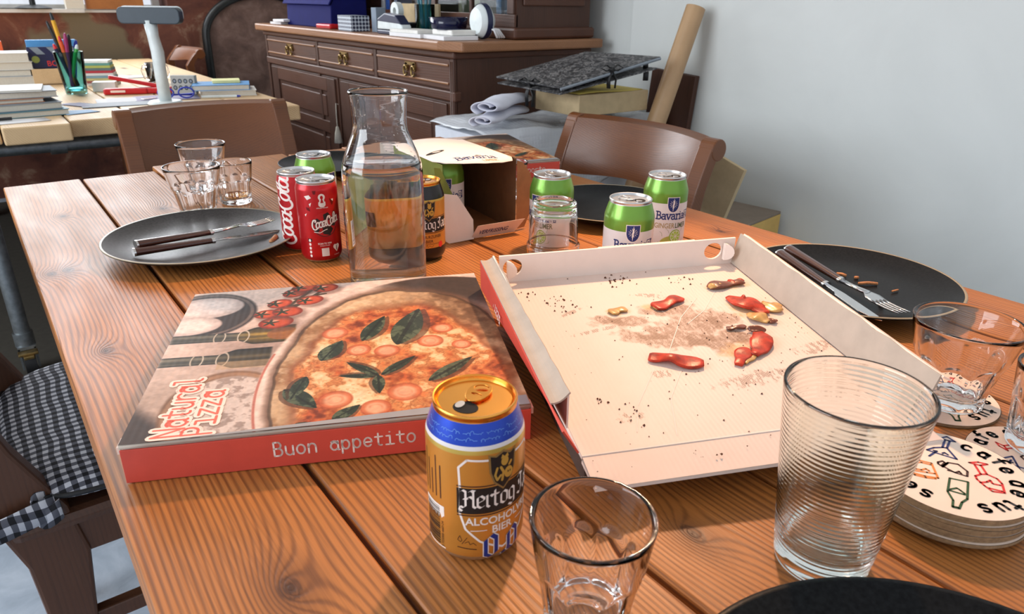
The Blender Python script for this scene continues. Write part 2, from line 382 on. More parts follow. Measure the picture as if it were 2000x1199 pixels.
SCRIPT = {  # looping soda script
 'C': [arc(.62, 1.35, .22, .2, -60, 150, 8)+arc(.75, .75, .62, .95, 120, 300, 18)], 'c': [arc(.45, .5, .34, .5, 50, 310, 12)+[(.95, .5)]],
 'o': [arc(.42, .5, .32, .5, 80, 440, 18)+[(.95, .85)]], 'a': [arc(.4, .48, .33, .48, 60, 360, 14), [(.74, .98), (.74, .2)]+arc(.92, .2, .18, .2, 180, 300, 5)],
 'l': [[(.0, .3)]+arc(.45, 1.3, .2, .5, -20, 180, 10)+[(.25, .3)]+arc(.45, .25, .2, .25, 180, 300, 5)], '-': [[(.05, .55), (.35, .6)]]}
SADV = {'*': .86, 'C': 1.12, '-': .42, 'l': .66}
SERIF = {  # slab-serif brand lettering, x-height 1
 'B': [[(0, 0), (.55, 0)]+arc(.55, .38, .36, .38, -90, 90, 8)+[(.2, .76)], [(0, 1.45), (.5, 1.45)]+arc(.5, 1.1, .3, .34, 90, -90, 8), [(.2, 0), (.2, 1.45)]],
 'a': [arc(.36, .72, .3, .28, 150, 0, 8)+[(.66, .1), (.82, .02)], arc(.36, .3, .3, .29, 60, 330, 12)], 'v': [[(.05, 1), (.4, 0), (.78, 1)], [(-.08, 1), (.22, 1)], [(.62, 1), (.9, 1)]],
 'r': [[(.02, 1), (.22, 1), (.22, 0)], [(.02, 0), (.45, 0)], arc(.55, .55, .33, .43, 170, 50, 6)], 'i': [[(.02, 1), (.22, 1), (.22, 0)], [(.0, 0), (.44, 0)], [(.2, 1.38), (.22, 1.38)]]}
SEADV = {'*': .9, 'B': 1.05, 'r': .78, 'i': .52, 'v': .92}

# ------------------------------------------------------------------ shared materials
M = {}
WD, WL = rgb(88, 46, 18), rgb(180, 113, 54)
M['plank'] = wood('pine_planks', WD, WL, freq=185, warp=8, rough=0.48, bump=0.45, stretch=0.75, contrast=0.72, fiber=0.5)
M['plank_pale'] = wood('pale_pine', rgb(150, 112, 72), rgb(214, 182, 138), freq=150, warp=6, rough=0.55, contrast=0.35, stretch=0.8)
M['chair_wood'] = wood('brown_beech', rgb(54, 26, 11), rgb(112, 63, 28), knots=False, freq=150, warp=5, rough=0.34, along=0, bump=0.08, coat=0.12, contrast=0.22)
M['chair_dark'] = wood('dark_beech', rgb(46, 26, 15), rgb(88, 54, 34), knots=False, freq=150, warp=5, rough=0.4, along=2, bump=0.12, contrast=0.25)
M['oak'] = wood('dark_oak', rgb(40, 20, 12), rgb(84, 48, 30), knots=False, freq=160, warp=6, rough=0.5, fiber=0.5, contrast=0.25)
M['oak_v'] = wood('dark_oak_upright', rgb(38, 20, 12), rgb(74, 43, 28), knots=False, freq=160, warp=6, rough=0.5, fiber=0.5, along=2, contrast=0.25)
M['oak_top'] = wood('oak_top', rgb(92, 58, 36), rgb(150, 104, 70), knots=False, freq=140, warp=6, rough=0.4, fiber=0.4, contrast=0.3)
M['steel_pipe'] = mat('galvanised_pipe', (0.23, 0.25, 0.26), 0.42, 0.85, 0.2, 60, 0.1)
M['brass'] = mat('brass', (0.34, 0.23, 0.09), 0.40, 1.0, 0.2, 60)
M['rubber'] = mat('black_rubber', (0.012, 0.012, 0.013), 0.6)
M['steel'] = mat('cutlery_steel', (0.72, 0.72, 0.72), 0.16, 1.0, 0.05)
M['alu'] = mat('can_aluminium', (0.62, 0.62, 0.62), 0.30, 1.0, 0.05)
M['gold_alu'] = mat('gold_aluminium', rgb(226, 158, 70), 0.24, 1.0, 0.05)
M['dark_in'] = mat('can_mouth', (0.004, 0.004, 0.004), 0.9)
M['glass'] = glass('clear_glass'); M['glass_green'] = glass('greenish_glass', (0.93, 0.985, 0.965)); M['glass_wavy'] = glass('pressed_glass')
M['water'] = glass('water', (0.97, 0.99, 0.985), ior=1.33)
M['juice'] = glass('amber_drink', (0.85, 0.42, 0.10), ior=1.33)
M['plate'] = mat('black_stoneware', (0.0075, 0.008, 0.009), 0.34, 0, 0.5, 300, 0.08, 600, spec=0.10)
M['plate_grey'] = mat('grey_stoneware', (0.030, 0.026, 0.026), 0.36, 0, 0.5, 300, 0.08, 600, spec=0.22)
M['rim_buff'] = mat('buff_rim', rgb(150, 136, 110), 0.4)
M['handle'] = wood('dark_handle', rgb(30, 14, 10), rgb(62, 30, 20), knots=False, freq=200, rough=0.2, along=0, coat=0.5)
M['card_white'] = vcol('unused_print')
M['white_card'] = mat('white_card', rgb(232, 218, 208), 0.75, 0, 0.03, 40, 0.06, 300)
M['kraft'] = mat('kraft_card', rgb(150, 98, 56), 0.8, 0, 0.12, 60, 0.1, 300)
M['kraft_dark'] = mat('kraft_inside', rgb(112, 76, 46), 0.85, 0, 0.12, 60, 0.1, 300)
M['kraft_pale'] = mat('pale_kraft', rgb(188, 166, 128), 0.8, 0, 0.08, 40, 0.05)
M['grey_card'] = mat('grey_card', rgb(178, 164, 150), 0.8, 0, 0.06, 60, 0.05)
M['coral'] = mat('coral_ink', rgb(206, 74, 58), 0.55, 0, 0.05, 60, 0.05, 400)
M['coral_light'] = mat('coral_lettering', rgb(232, 92, 66), 0.6)
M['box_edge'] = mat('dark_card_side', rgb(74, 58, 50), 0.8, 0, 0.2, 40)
M['ink_white'] = mat('white_ink', rgb(238, 226, 218), 0.6)
M['ink_pale'] = mat('pale_pink_ink', rgb(244, 214, 196), 0.6)
M['ink_black'] = mat('black_ink', (0.008, 0.008, 0.009), 0.45)
M['ink_navy'] = mat('navy_ink', rgb(26, 44, 104), 0.45)
M['ink_red'] = mat('red_ink', rgb(214, 44, 40), 0.45)
M['ink_orange'] = mat('orange_ink', rgb(230, 136, 64), 0.5)
M['ink_green'] = mat('green_ink', rgb(30, 74, 34), 0.5)
M['ink_brown'] = mat('brown_ink', rgb(66, 30, 22), 0.5)
M['ink_gold'] = mat('gold_ink', rgb(150, 120, 70), 0.4, 0.3)
M['paper'] = mat('white_paper', rgb(226, 226, 228), 0.8, 0, 0.03)
M['black_metal'] = mat('black_iron', (0.012, 0.013, 0.013), 0.4, 0.3, 0.3)
M['ribbon'] = mat('black_ribbon', (0.008, 0.008, 0.009), 0.55)

# ------------------------------------------------------------------ the room
def plaster(name, cols, scale, rough=0.85, bump=0.2):
    k = NT(name); k.set(Roughness=rough); v = k.coord(rnd=False)
    a = k.noise(v, scale, 6, 0.62, 0.6); k.l(k.ramp(a, cols), k.b.inputs['Base Color']); k.bump(k.noise(v, scale*12, 4), bump, 0.004); return k.m
M['floor'] = plaster('grey_floor', [(0.2, rgb(120, 132, 146)), (0.5, rgb(158, 170, 184)), (0.8, rgb(186, 196, 208))], 9, 0.5, 0.05)
M['wall_pale'] = plaster('pale_wall', [(0.3, rgb(206, 209, 206)), (0.7, rgb(216, 219, 216))], 2.2, 0.8, 0.06)
k = NT('stripped_wall'); k.set(Roughness=0.85); v = k.coord(rnd=False); a = k.noise(v, 3.2, 6, 0.65, 0.8)
c1 = k.ramp(a, [(0.3, rgb(62, 36, 30)), (0.46, rgb(96, 54, 42)), (0.56, rgb(112, 66, 50)), (0.64, rgb(150, 118, 96)), (0.70, rgb(92, 50, 40))])
c2 = k.ramp(k.noise(v, 1.7, 4, 0.5), [(0.60, (0, 0, 0)), (0.63, (1, 1, 1))])
k.l(k.mix(c2, c1, rgb(112, 98, 76)), k.b.inputs['Base Color']); k.bump(k.noise(v, 40, 4), 0.4, 0.006); M['wall_stripped'] = k.m
M['ceiling'] = mat('ceiling_white', rgb(214, 212, 206), 0.9)
struct(G().box(-3.2, 2.3, -1.6, 5.3, -0.1, 0.0).make('floor', M['floor']))
# far wall with a window opening
def wall_with_hole(): 
    g = G(); y0, y1 = 5.0, 5.3
    g.box(-3.2, -0.85, y0, y1, 0, 2.9); g.box(1.12, 2.3, y0, y1, 0, 2.9); g.box(-0.85, 1.12, y0, y1, 0, 1.0); g.box(-0.85, 1.12, y0, y1, 2.7, 2.9)
    return g
struct(wall_with_hole().make('wall_back', M['wall_stripped']))
sill = struct(G().box(-0.84, 0.66, 4.93, 5.02, 1.0, 1.018).box(0.66, 1.11, 4.98, 5.02, 1.0, 1.012).make('window_1', mat('sill_white', rgb(206, 204, 200), 0.5)))
g = G()
for x in (-0.83, 0.12, 1.06): g.box(x, x+0.04, 5.12, 5.16, 1.0, 2.7)
for z in (1.0, 1.85, 2.66): g.box(-0.83, 1.1, 5.125, 5.155, z, z+0.04)
struct(g.make('window_frame', mat('frame_white', rgb(210, 210, 206), 0.5), sill))
struct(G().box(-0.8, 1.08, 5.138, 5.142, 1.04, 2.66).make('window_pane', M['glass'], sill))
struct(G().box(1.82, 2.3, -1.6, 1.78, 0, 2.9).make('wall_right', M['wall_pale']))
struct(G().box(1.87, 2.3, 1.78, 5.3, 0, 2.9).make('wall_right_recess', M['wall_pale']))
struct(G().box(-3.2, 2.3, -1.6, 5.3, 2.9, 3.0).make('ceiling', M['ceiling']))
struct(G().box(1.80, 1.82, -1.6, 1.76, 0, 0.09).make('baseboard_right', M['grey_card']))

tag(G().box(-1.6, .97, 1.98, 4.9, 0, .0015).make('shade_sheet', mat('floor_shade', rgb(58, 54, 46), .95, 0, .15, 40, .3, 300), None), 'dark flat sheet standing in for shade on the floor under the work table', 'shade_sheet')  # thin dark sheet added to paint the shade on the floor below the work table

# ------------------------------------------------------------------ dining table
table = thing('dining_table', 'long plank-topped pine dining table with pizza boxes, cans and glasses on it', 'table', (0, 0, 0))
KNOTS = [(.0975, .362, .010), (.061, 1.10, .010), (.041, 1.095, .008), (.348, .242, .009), (.060, .80, .007), (.09, 1.40, .006), (.24, 1.36, .006), (.37, 1.25, .007), (.37, .62, .008), (.51, .33, .007), (.66, .42, .009), (.80, .62, .009), (.96, .70, .008), (.22, .62, .006)]
xs = [0.019, 0.156, 0.298, 0.446, 0.594, 0.741, 0.889, 1.035]
for i in range(7):
    x0, x1 = xs[i]+0.0022, xs[i+1]-0.0022; yfar = [1.690, 1.688, 1.735, 1.72, 1.70, 1.72, 1.71][i]; yn = -0.75+0.01*(i % 3)
    dz = [0, -0.0008, 0.0004, -0.0006, 0, -0.0007, 0.0003][i]
    xm = (x0+x1)/2; kn = [(kx-xm, ky-.5, kr) for kx, ky, kr in KNOTS if x0 < kx < x1]
    o = G().box(x0-xm, x1-xm, yn-0.5, yfar-0.5, -0.034, 0).make('plank', wood('pine_plank_%s' % 'abcdefg'[i], WD, WL, knots=False, freq=185, warp=8, rough=0.48, bump=0.45, stretch=0.75, contrast=0.72, fiber=0.5, klist=kn) if kn else M['plank'], table, bevel=0.0035, seg=3); o.location = ((x0+x1)/2, 0.5, 0.75+dz-0.0004)
def pipe(g, p, q, r=0.0212): g.tube([p, q], r, 16, 0)
for (x, y) in ((0.13, 1.5), (0.92, 1.5), (0.13, -0.55), (0.92, -0.55)):
    g = G(); pipe(g, (x, y, 0.11), (x, y, 0.67)); g.make('leg', M['steel_pipe'], table, angle=40)
g = G()
for x in (0.13, 0.92): pipe(g, (x, -0.62, 0.69), (x, 1.58, 0.69))
g.make('side_rail', M['steel_pipe'], table, angle=40)
for y in (1.5, -0.55):
    g = G(); pipe(g, (0.1, y, 0.65), (0.95, y, 0.65)); g.make('cross_rail', M['steel_pipe'], table, angle=40)
for (x, y) in ((0.13, 1.5), (0.92, 1.5), (0.13, -0.55), (0.92, -0.55)):
    g = G(); g.tube([(x-0.016, y, 0.045), (x+0.016, y, 0.045)], 0.045, 20); g.box(x-0.022, x+0.022, y-0.02, y+0.02, 0.085, 0.112); g.make('caster', M['rubber'], table, angle=40)
# ------------------------------------------------------------------ pizza boxes
def mixc(a, c, m): m = m[..., None]; return a*(1-m)+np.array(c)*m
def sm(x, a, b): t = np.clip((x-a)/(b-a), 0, 1); return t*t*(3-2*t)
def ellm(U, V, cu, cv, ru, rv, rot=0, soft=0.04):
    x, y = (U-cu)*0.32, (V-cv)*0.306; c, s = math.cos(rot), math.sin(rot); d = np.sqrt(((x*c+y*s)/(ru*0.32))**2+((-x*s+y*c)/(rv*0.306))**2)
    return 1-sm(d, 1-soft, 1+soft), d
def lid_art(U, V):
    def C(*c): return tuple(x/255 for x in c)
    n1 = fbm(U*9, V*9, 1); n2 = fbm(U*30, V*30, 2); n3 = fbm(U*70, V*70, 3, 3)
    A = np.zeros(U.shape+(3,))+np.array(C(226, 196, 180))
    A = mixc(A, C(150, 120, 100), (1-sm(V, 0.02, 0.62))*0.75*(n1*0.5+0.6)); A = mixc(A, C(66, 50, 42), (1-sm(U*0.9+V*0.8, 0.10, 0.17)))
    # shadows in the printed photograph
    A = mixc(A, C(120, 92, 80), ellm(U, V, .33, .5, .2, .16, 0, .6)[0]*.5)
    # mozzarella bowl
    m, d = ellm(U, V, .055, .79, .175, .195); A = mixc(A, C(52, 40, 36), m); A = mixc(A, C(110, 90, 80), m*(sm(d, .86, .9)-sm(d, .93, .97)))
    for c in ((.055, .85, .125, .095), (.03, .70, .10, .075)):
        m, d = ellm(U, V, *c, .1, .06); A = mixc(A, C(238, 214, 202), m); A = mixc(A, C(186, 160, 150), m*sm(d, .55, 1)*.7)
    # bottles lying side by side
    def bottle(v0, uend, col, neck):
        nonlocal A
        half = 0.032+0.034*sm(U, neck, neck+0.06); e = np.abs(V-v0-0.02*(U-.1))/half; m = (1-sm(e, .93, 1.0))*(1-sm(U, uend-.01, uend))*(sm(U, -.01, .01))
        base = mixc(np.zeros(U.shape+(3,))+np.array(C(104, 96, 80)), col, sm(U, neck-.02, neck+.05)); sh = 0.55+0.55*np.exp(-((V-v0-.012)/.012)**2)+0.3*np.exp(-((V-v0+.02)/.008)**2)-0.35*sm(e, .6, 1)
        B = np.clip(base*sh[..., None]*(0.75+0.5*n1[..., None]), 0, 1); A = A*(1-m[..., None])+B*m[..., None]
        for q in (neck-.05, neck+.02):
            r, d = ellm(U, V, q, v0, .018, half.mean()/1.2); A = mixc(A, C(196, 180, 160), (sm(d, .75, .85)-sm(d, .95, 1.05))*m)
    bottle(.595, .37, C(150, 118, 50), .19); bottle(.437, .31, C(92, 78, 54), .15)
    m, d = ellm(U, V, .33, .60, .05, .045); A = mixc(A, C(150, 84, 40), m*.8*(1-sm(U, .36, .37)))
    A = mixc(A, C(196, 160, 120), ((1-sm(np.abs(V-.395), .02, .03))*(U > .16)*(U < .31))*.6)
    # flour bowl
    m, d = ellm(U, V, .215, .14, .155, .215); A = mixc(A, C(126, 88, 62), m); A = mixc(A, C(164, 120, 88), m*(sm(d, .84, .88)-sm(d, .92, .98)))
    m, d = ellm(U, V, .22, .135, .13, .185, 0, .05); A = mixc(A, C(222, 198, 184), m); A = mixc(A, C(140, 116, 104), m*sm(n2*.6+n3*.5, .5, .68)*.8)
    # cherry tomatoes on the vine
    for p, q in (((.29, .72), (.46, .97)), ((.30, .80), (.38, .84)), ((.33, .82), (.40, .95)), ((.35, .88), (.45, .91))):
        t = np.clip(((U-p[0])*(q[0]-p[0])+(V-p[1])*(q[1]-p[1]))/((q[0]-p[0])**2+(q[1]-p[1])**2), 0, 1); dd = np.hypot(U-p[0]-t*(q[0]-p[0]), V-p[1]-t*(q[1]-p[1])); A = mixc(A, C(58, 50, 30), 1-sm(dd, .005, .009))
    for (cu, cv, r, ro) in ((.30, .69, .055, .3), (.265, .765, .042, .2), (.33, .775, .05, -.2), (.30, .85, .042, .5), (.40, .86, .046, .3), (.345, .94, .044, .6), (.375, .985, .045, .4), (.45, .965, .045, .2)):
        mm, d = ellm(U, V, cu+.012, cv-.02, r*1.1, r*1.0, ro, .3); A = mixc(A, C(90, 60, 50), mm*.5)
        m, d = ellm(U, V, cu, cv, r, r*.86, ro, .05); A = mixc(A, C(196, 76, 40), m); A = mixc(A, C(110, 28, 18), m*sm(d, .6, 1)*.8); A = mixc(A, C(255, 190, 160), ellm(U, V, cu-.01, cv+.014, r*.28, r*.16, ro, .6)[0]*.9)
        for a in range(5):
            t = a*1.257+cu*9; A = mixc(A, C(44, 48, 24), ellm(U, V, cu-.018+.012*math.cos(t), cv+.012*math.sin(t), .017, .005, t, .2)[0])
    # plate
    m, d = ellm(U, V, .83, .2, .545, .79, 0, .012); A = mixc(A, C(234, 204, 186), m); A = mixc(A, C(190, 110, 92), (sm(d, .985, .993)-sm(d, .997, 1.006))*(V < .45)); A = mixc(A, C(206, 176, 158), m*(sm(d, .80, .9)-sm(d, .9, .96))*.7)
    A = mixc(A, C(56, 42, 36), m*sm(U*.75+V*.55, .92, 1.08)*(sm(d, .55, .8))*.95)
    # crust and sauce
    w = (fbm(U*6, V*6, 8)-.5)*.10; x, y = (U-.69)/.372, (V-.215)/.675; d = np.sqrt(x*x+y*y)+w
    m = 1-sm(d, .985, 1.0); A = mixc(A, C(110, 74, 54), (1-sm(d, .99, 1.06))*.8); crust = mixc(np.zeros(U.shape+(3,))+np.array(C(206, 166, 126)), C(150, 104, 66), sm(n1*.6+n2*.4, .4, .68)); crust = mixc(crust, C(232, 200, 164), sm(n2, .5, .75)*.6)
    crust = mixc(crust, C(84, 54, 34), sm(U*.9+V*.35+(n2-.5)*.2, .92, 1.12)*.85); A = A*(1-m[..., None])+crust*m[..., None]
    A = mixc(A, C(64, 44, 32), (sm(d, .965, .98)-sm(d, .99, 1.0))*.7)
    x, y = (U-.675)/.295, (V-.195)/.56; ds = np.sqrt(x*x+y*y)+(fbm(U*9, V*9, 12)-.5)*.22; m = 1-sm(ds, .94, 1.02)
    A = mixc(A, C(120, 50, 20), (1-sm(ds, .98, 1.12))*.6)
    f = fbm(U*11, V*9, 21)*.62+n2*.26+n3*.12; S = mixc(np.zeros(U.shape+(3,))+np.array(C(176, 84, 42)), C(214, 138, 80), sm(f, .36, .48)); S = mixc(S, C(240, 196, 146), sm(f, .49, .58)); S = mixc(S, C(250, 220, 180), sm(f, .58, .68)*.7); S = mixc(S, C(110, 40, 18), (1-sm(f, .28, .39))*.8); S = mixc(S, C(150, 84, 48), (sm(f, .47, .485)-sm(f, .495, .51))*.55); S = mixc(S, C(214, 92, 40), sm(n3, .6, .7)*.35)
    A = A*(1-m[..., None])+S*m[..., None]
    for (cu, cv, r) in ((.561, .419, .036), (.644, .395, .038), (.497, .125, .045), (.679, .132, .046), (.778, .44, .040), (.49, .56, .040), (.825, .53, .034), (.60, .06, .04), (.87, .40, .03)):
        m, d = ellm(U, V, cu, cv, r, r*1.05, .3, .1); A = mixc(A, C(204, 104, 64), m*.9); A = mixc(A, C(236, 172, 132), m*(1-sm(d, .5, .85))*.9); A = mixc(A, C(218, 130, 90), m*(sm(d, .3, .4)-sm(d, .45, .55))*.6*sm(n2, .35, .6)); A = mixc(A, C(150, 56, 28), m*sm(d, .85, 1)*.6)
    def leaf(p, q, wd, bend=0.0):
        nonlocal A
        L = math.hypot((q[0]-p[0])*.32, (q[1]-p[1])*.306); ux, uy = (q[0]-p[0])*.32/L, (q[1]-p[1])*.306/L; X = ((U-p[0])*.32*ux+(V-p[1])*.306*uy)/L; Y = (-(U-p[0])*.32*uy+(V-p[1])*.306*ux)/L-bend*X*(1-X)*4
        hw = .62*wd*np.clip(np.sin(np.clip(X, 0, 1)*PI), 0, 1)**.75*(1.15-.5*X); m = (np.abs(Y) < hw)*(X > 0)*(X < 1)*1.0; sh = (np.abs(Y-.05) < hw*1.12)*(X > 0)*(X < 1)*1.0
        A = mixc(A, C(70, 40, 24), np.clip((np.abs(Y+.07) < hw*1.1)*(X > .02)*(X < 1)-m, 0, 1)*.6)
        A = mixc(A, C(40, 50, 36), m); A = mixc(A, C(92, 100, 74), m*sm(fbm(X*5+p[0]*90, Y*8, 5), .5, .62)*.9); A = mixc(A, C(24, 30, 22), m*((np.abs(Y) < .025)*.8+(np.abs(((X*6+np.abs(Y)*5) % 1)-.5) < .07)*.4))
    for a in (((.676, .43), (.765, .70), .30), ((.573, .48), (.648, .66), .28), ((.452, .37), (.512, .50), .42), ((.615, .235), (.500, .262), .20), ((.615, .24), (.525, .345), .22), ((.612, .245), (.612, .135), .30), ((.620, .24), (.725, .345), .22), ((.748, .18), (.890, .31), .22), ((.36, .215), (.45, .09), .36), ((.415, .28), (.38, .15), .3), ((.49, .02), (.56, .085), .40), ((.40, .02), (.45, .01), .3)): leaf(*a)
    A *= (0.86+0.20*n3[..., None])*(0.93+.10*n2[..., None]); return A
M['lip_grey'] = mat('grey_card_lip', rgb(150, 146, 146), .7)
M['print'] = vcol('printed_card', 0.55, wave=52, bump=0.10, spec=.22)
LW, LD, LH = 0.3232, 0.306, 0.035
def pizza_box(name, label, loc, rz, res, words, front=None, hide=False):
    t = thing(name, label, 'pizza box', loc, rz, 'flat printed pizza boxes')
    g = G(); g.box(0.001, LW-0.001, 0.0015, LD-0.001, 0.0005, LH-0.0035); g.make('tray', M['white_card'], t, bevel=0.001)
    g = G().box(0, LW, -0.0005, 0.0012, 0.0, LH-0.005); g.make('front_flap', M['coral'], t, bevel=0.0004)
    for x in (0, LW-0.0012): G().box(x, x+0.0012, 0.002, LD, 0.001, LH-0.004).make('side_flap', M['coral'] if x else M['grey_card'], t)
    def surf(U, V): return U*LW, V*LD, .005*U*V+LH-0.0002-0.0022*np.sin(PI*U)*np.sin(PI*V)*0.5+0.0009*np.sin(9*U+2)*np.sin(PI*V)
    g = G().sheet(lambda u, v: (u*LW, v*LD, .005*u*v+LH-0.0024-0.0022*math.sin(PI*u)*math.sin(PI*v)*.5+0.0009*math.sin(9*u+2)*math.sin(PI*v)), 16, 10)
    g.make('lid', M['grey_card'], t, smooth=True, solid=0.0032)
    G().box(-0.004, 0.004, 0.006, 0.02, LH-0.012, LH-0.006).box(LW-0.004, LW+0.003, 0.004, 0.018, LH-0.012, LH-0.006).make('corner_tab', M['ink_pale'], t)
    raster('lid_print', lid_art, res, int(res*.95), surf, M['print'], t)
    if words:
        def top(lift): return lambda x, y: (x, y, .005*x/LW*y/LD+LH+lift-0.0022*math.sin(PI*x/LW)*math.sin(PI*min(1, max(0, y/LD)))*.5+0.0009*math.sin(9*x/LW+2)*math.sin(PI*min(1, max(0, y/LD))))
        for part, w, m, lift in (('lettering_outline', .52, M['ink_pale'], .0001), ('lettering', .15, M['coral_light'], .0002)):
            d = D(); d.glyphs(MONO, 'Natural', .137*LW, .012*LD, .0150, w, adv=.92, ang=PI/2); d.glyphs(MONO, 'Pizza', .205*LW, .010*LD, .0150, w, adv=.96, ang=PI/2)
            d.build(part, m, top(lift), t)
    D().poly([(.03, .0002), (LW-.001, .0002), (LW-.001, .0155), (LW-.03, .0135), (.16, .0062)]).build('lid_lip', M['lip_grey'], lambda x, y: (x, y, .005*x/LW*y/LD+LH+.0004-.0022*math.sin(PI*x/LW)*math.sin(PI*y/LD)*.5+0.0009*math.sin(9*x/LW+2)*math.sin(PI*y/LD)), t)
    d = D()
    for wd, x, sz, adv in front: d.glyphs(MONO, wd, x, 0.0105, sz, .17, adv=adv)
    d.build('front_lettering', M['ink_white'], lambda x, y: (x, -0.0007, y), t)
    return t
def on(p, rz, u, v): return (p[0]+u*math.cos(rz)-v*math.sin(rz), p[1]+u*math.sin(rz)+v*math.cos(rz))
BRZ = math.atan2(.402-.537, .329-.036)
pizza_box('pizza_box', 'closed pizza box reading Natural Pizza, beside the gold beer can', (.0335, .5400, .7502), BRZ, 620, True, [('Buon appetito', .111, .0085, 1.04)])
pizza_box('pizza_box', 'closed pizza box at the far end behind the drinks carton', (.688, 1.243, .7502), math.radians(-14), 220, True, [('da asporto', .205, .0085, 1.0)])

# the opened box: folded-back lid below, greasy tray above
TW, TL = .2893, .3258
tray = thing('open_pizza_box', 'opened pizza box with an empty grease-stained white tray and coral side', 'pizza box', (.3166, .3286, .7801), rot=(.0524, -.0238, -.436))
def tray_art(U, V):
    u, v = U*TW, V*(TL+.034)-.034
    n1 = fbm(u*60, v*60, 31); n2 = fbm(u*150, v*150, 32); n3 = fbm(u*500, v*140, 33, 3); st = .5+.5*np.sin((u*.83+v*.25)*2*PI*520)
    A = np.zeros(U.shape+(3,))+np.array((.88, .785, .735)); A = A*(.985+.02*n1[..., None])
    def blob(cu, cv, ru, rv, rot=0): c, s = math.cos(rot), math.sin(rot); x, y = u-cu, v-cv; return np.sqrt(((x*c+y*s)/ru)**2+((-x*s+y*c)/rv)**2)
    k = np.zeros_like(u)
    for b in ((.165, .152, .052, .026, -.2), (.19, .185, .045, .03, .3), (.105, .205, .04, .017, -.2), (.13, .165, .045, .02, -.3), (.205, .15, .03, .025, .2), (.16, .22, .035, .014, 0)):
        d = blob(*b)+(n1-.5)*1.5+(n2-.5)*.5; k = np.maximum(k, (1-sm(d, .55, 1.05)))
    k = k*np.clip(.35+.9*st*sm(n3, .3, .62)+.35*sm(n1, .5, .6), 0, 1); A = mixc(A, (.50, .37, .29), k*.95)
    for b in ((.155, .257, .018, .006, -.5), (.275, .115, .03, .012, .2), (.105, .10, .012, .008, 0), (.055, .04, .012, .008, 0), (.19, .075, .05, .012, .1), (.06, .235, .02, .004, .5), (.07, .19, .035, .004, .2), (.26, .06, .03, .02, 0)):
        d = blob(*b)+(n2-.5)*1.2; A = mixc(A, (.36, .26, .20), (1-sm(d, .6, 1))*st*.75*sm(n3, .42, .58))
    for b in ((.107, .226, .016, .010, 0), (.195, .125, .026, .016, .4), (.25, .205, .03, .024, 0), (.145, .23, .012, .01, 0), (.255, .265, .03, .012, 0)):
        d = blob(*b)+(n2-.5)*.8; A = mixc(A, (.80, .60, .36), (1-sm(d, .4, 1))*.55)
    return A
M['tray_print'] = vcol('greasy_card', 0.55, wave=75, bump=0.12)
def bowed(u, v): return -0.0012*math.sin(PI*max(0, v)/TL)*math.sin(PI*u/TW)
raster('stained_floor', tray_art, 300, 360, lambda U, V: (U*TW, V*(TL+.034)-.034, np.where(V*(TL+.034) < .034, -.05*(.034-V*(TL+.034))*0+.0, 0)+np.zeros_like(U)+np.where(V*(TL+.034) < .034, -.10*(.034-V*(TL+.034)), 0)), M['tray_print'], tray)
g = G(); g.box(.0, TW+.004, 0, TL+.004, -.0034, -.0004); g.prism([(0, 0), (0, TL+.004), (-.011, TL+.004)], -.0034, -.0004); g.box(-.0, TW+.002, -.034, 0, -.0068, -.0038); g.make('tray_base', M['white_card'], tray)
# back wall with two thumb holes
def wall_profile(W, H, holes, r):
    bm = bmesh.new(); pts = [(0, 0), (W, 0), (W, H), (0, H)]
    vs = [bm.verts.new((x, 0, z)) for x, z in pts]; es = [bm.edges.new((vs[i], vs[(i+1) % 4])) for i in range(4)]
    for (hx, hz) in holes:
        hv = [bm.verts.new((hx+r*1.1*math.cos(2*PI*i/20), 0, hz+r*math.sin(2*PI*i/20))) for i in range(20)]; es += [bm.edges.new((hv[i], hv[(i+1) % 20])) for i in range(20)]
    bmesh.ops.triangle_fill(bm, edges=es, use_beauty=True); me = bpy.data.meshes.new('wall'); bm.to_mesh(me); bm.free(); return me
me = wall_profile(TW+.004, .0330, ((.0155, .018), (TW-.024, .018)), .0105); me.materials.append(M['white_card'])
bw = bpy.data.objects.new('back_wall', me); COL.objects.link(bw); bw.parent = tray; bw.location = (-.002, TL, 0); md = bw.modifiers.new('t', 'SOLIDIFY'); md.thickness = .003; md.offset = 0
g = G().box(.118, .24, TL+.003, TL+.0052, .0, .0325); g.make('outer_back_flap', M['ink_pale'], tray)
for x in (.006, TW-.014):
    G().prism([(x+.010*math.cos(a*PI/8-PI/2)*(1 if x < .1 else 1), .018+.0105*math.sin(a*PI/8-PI/2)) for a in range(9)], 0, .0022, 0, lambda px, pz, t: (px+.2*t, TL-.003-t*2-.006*(px-x)/.01, pz)).make('thumb_tab', M['white_card'], tray)
# left wall: coral outside leaning out, grey folded top sloping to the floor
def lw(part, pts, m, y0=-.004, y1=TL+.006):
    g = G(); n = 14; rag = [random.uniform(-.0012, .0012) for _ in range(n+1)]
    def P(k, i):
        x, z = pts[k]; t = i/n; sh = (1-.55*(1-t)) if True else 1
        return (x*sh if k != len(pts)-1 else x, y0+(y1-y0)*t, z*(.62+.38*t)+(rag[i] if k == 1 else 0))
    g.sheet(lambda u, v: P(int(round(u*(len(pts)-1))), int(round(v*n))), len(pts)-1, n); return g.make(part, m, tray, solid=.0022)
def lwp(t): return -.0165-.0065*t, -.0005-.0065*t      # outer and inner edge of the folded wall, front to back
def lws(part, fn, m, y0=-.004, y1=TL+.004, th=.0016):
    return G().sheet(lambda u, v: fn(u, v, y0+(y1-y0)*v), 6, 16).make(part, m, tray, solid=th)
rgd = [random.uniform(-.0010, .0010) for _ in range(17)]
lws('left_wall_outside', lambda u, v, y: (lwp(v)[0]+(1-u)*(.0005+.0125*(1-v)), y, (-.008+.013*(1-v))*(1-u)+.027*u), M['coral'], y0=-.002)
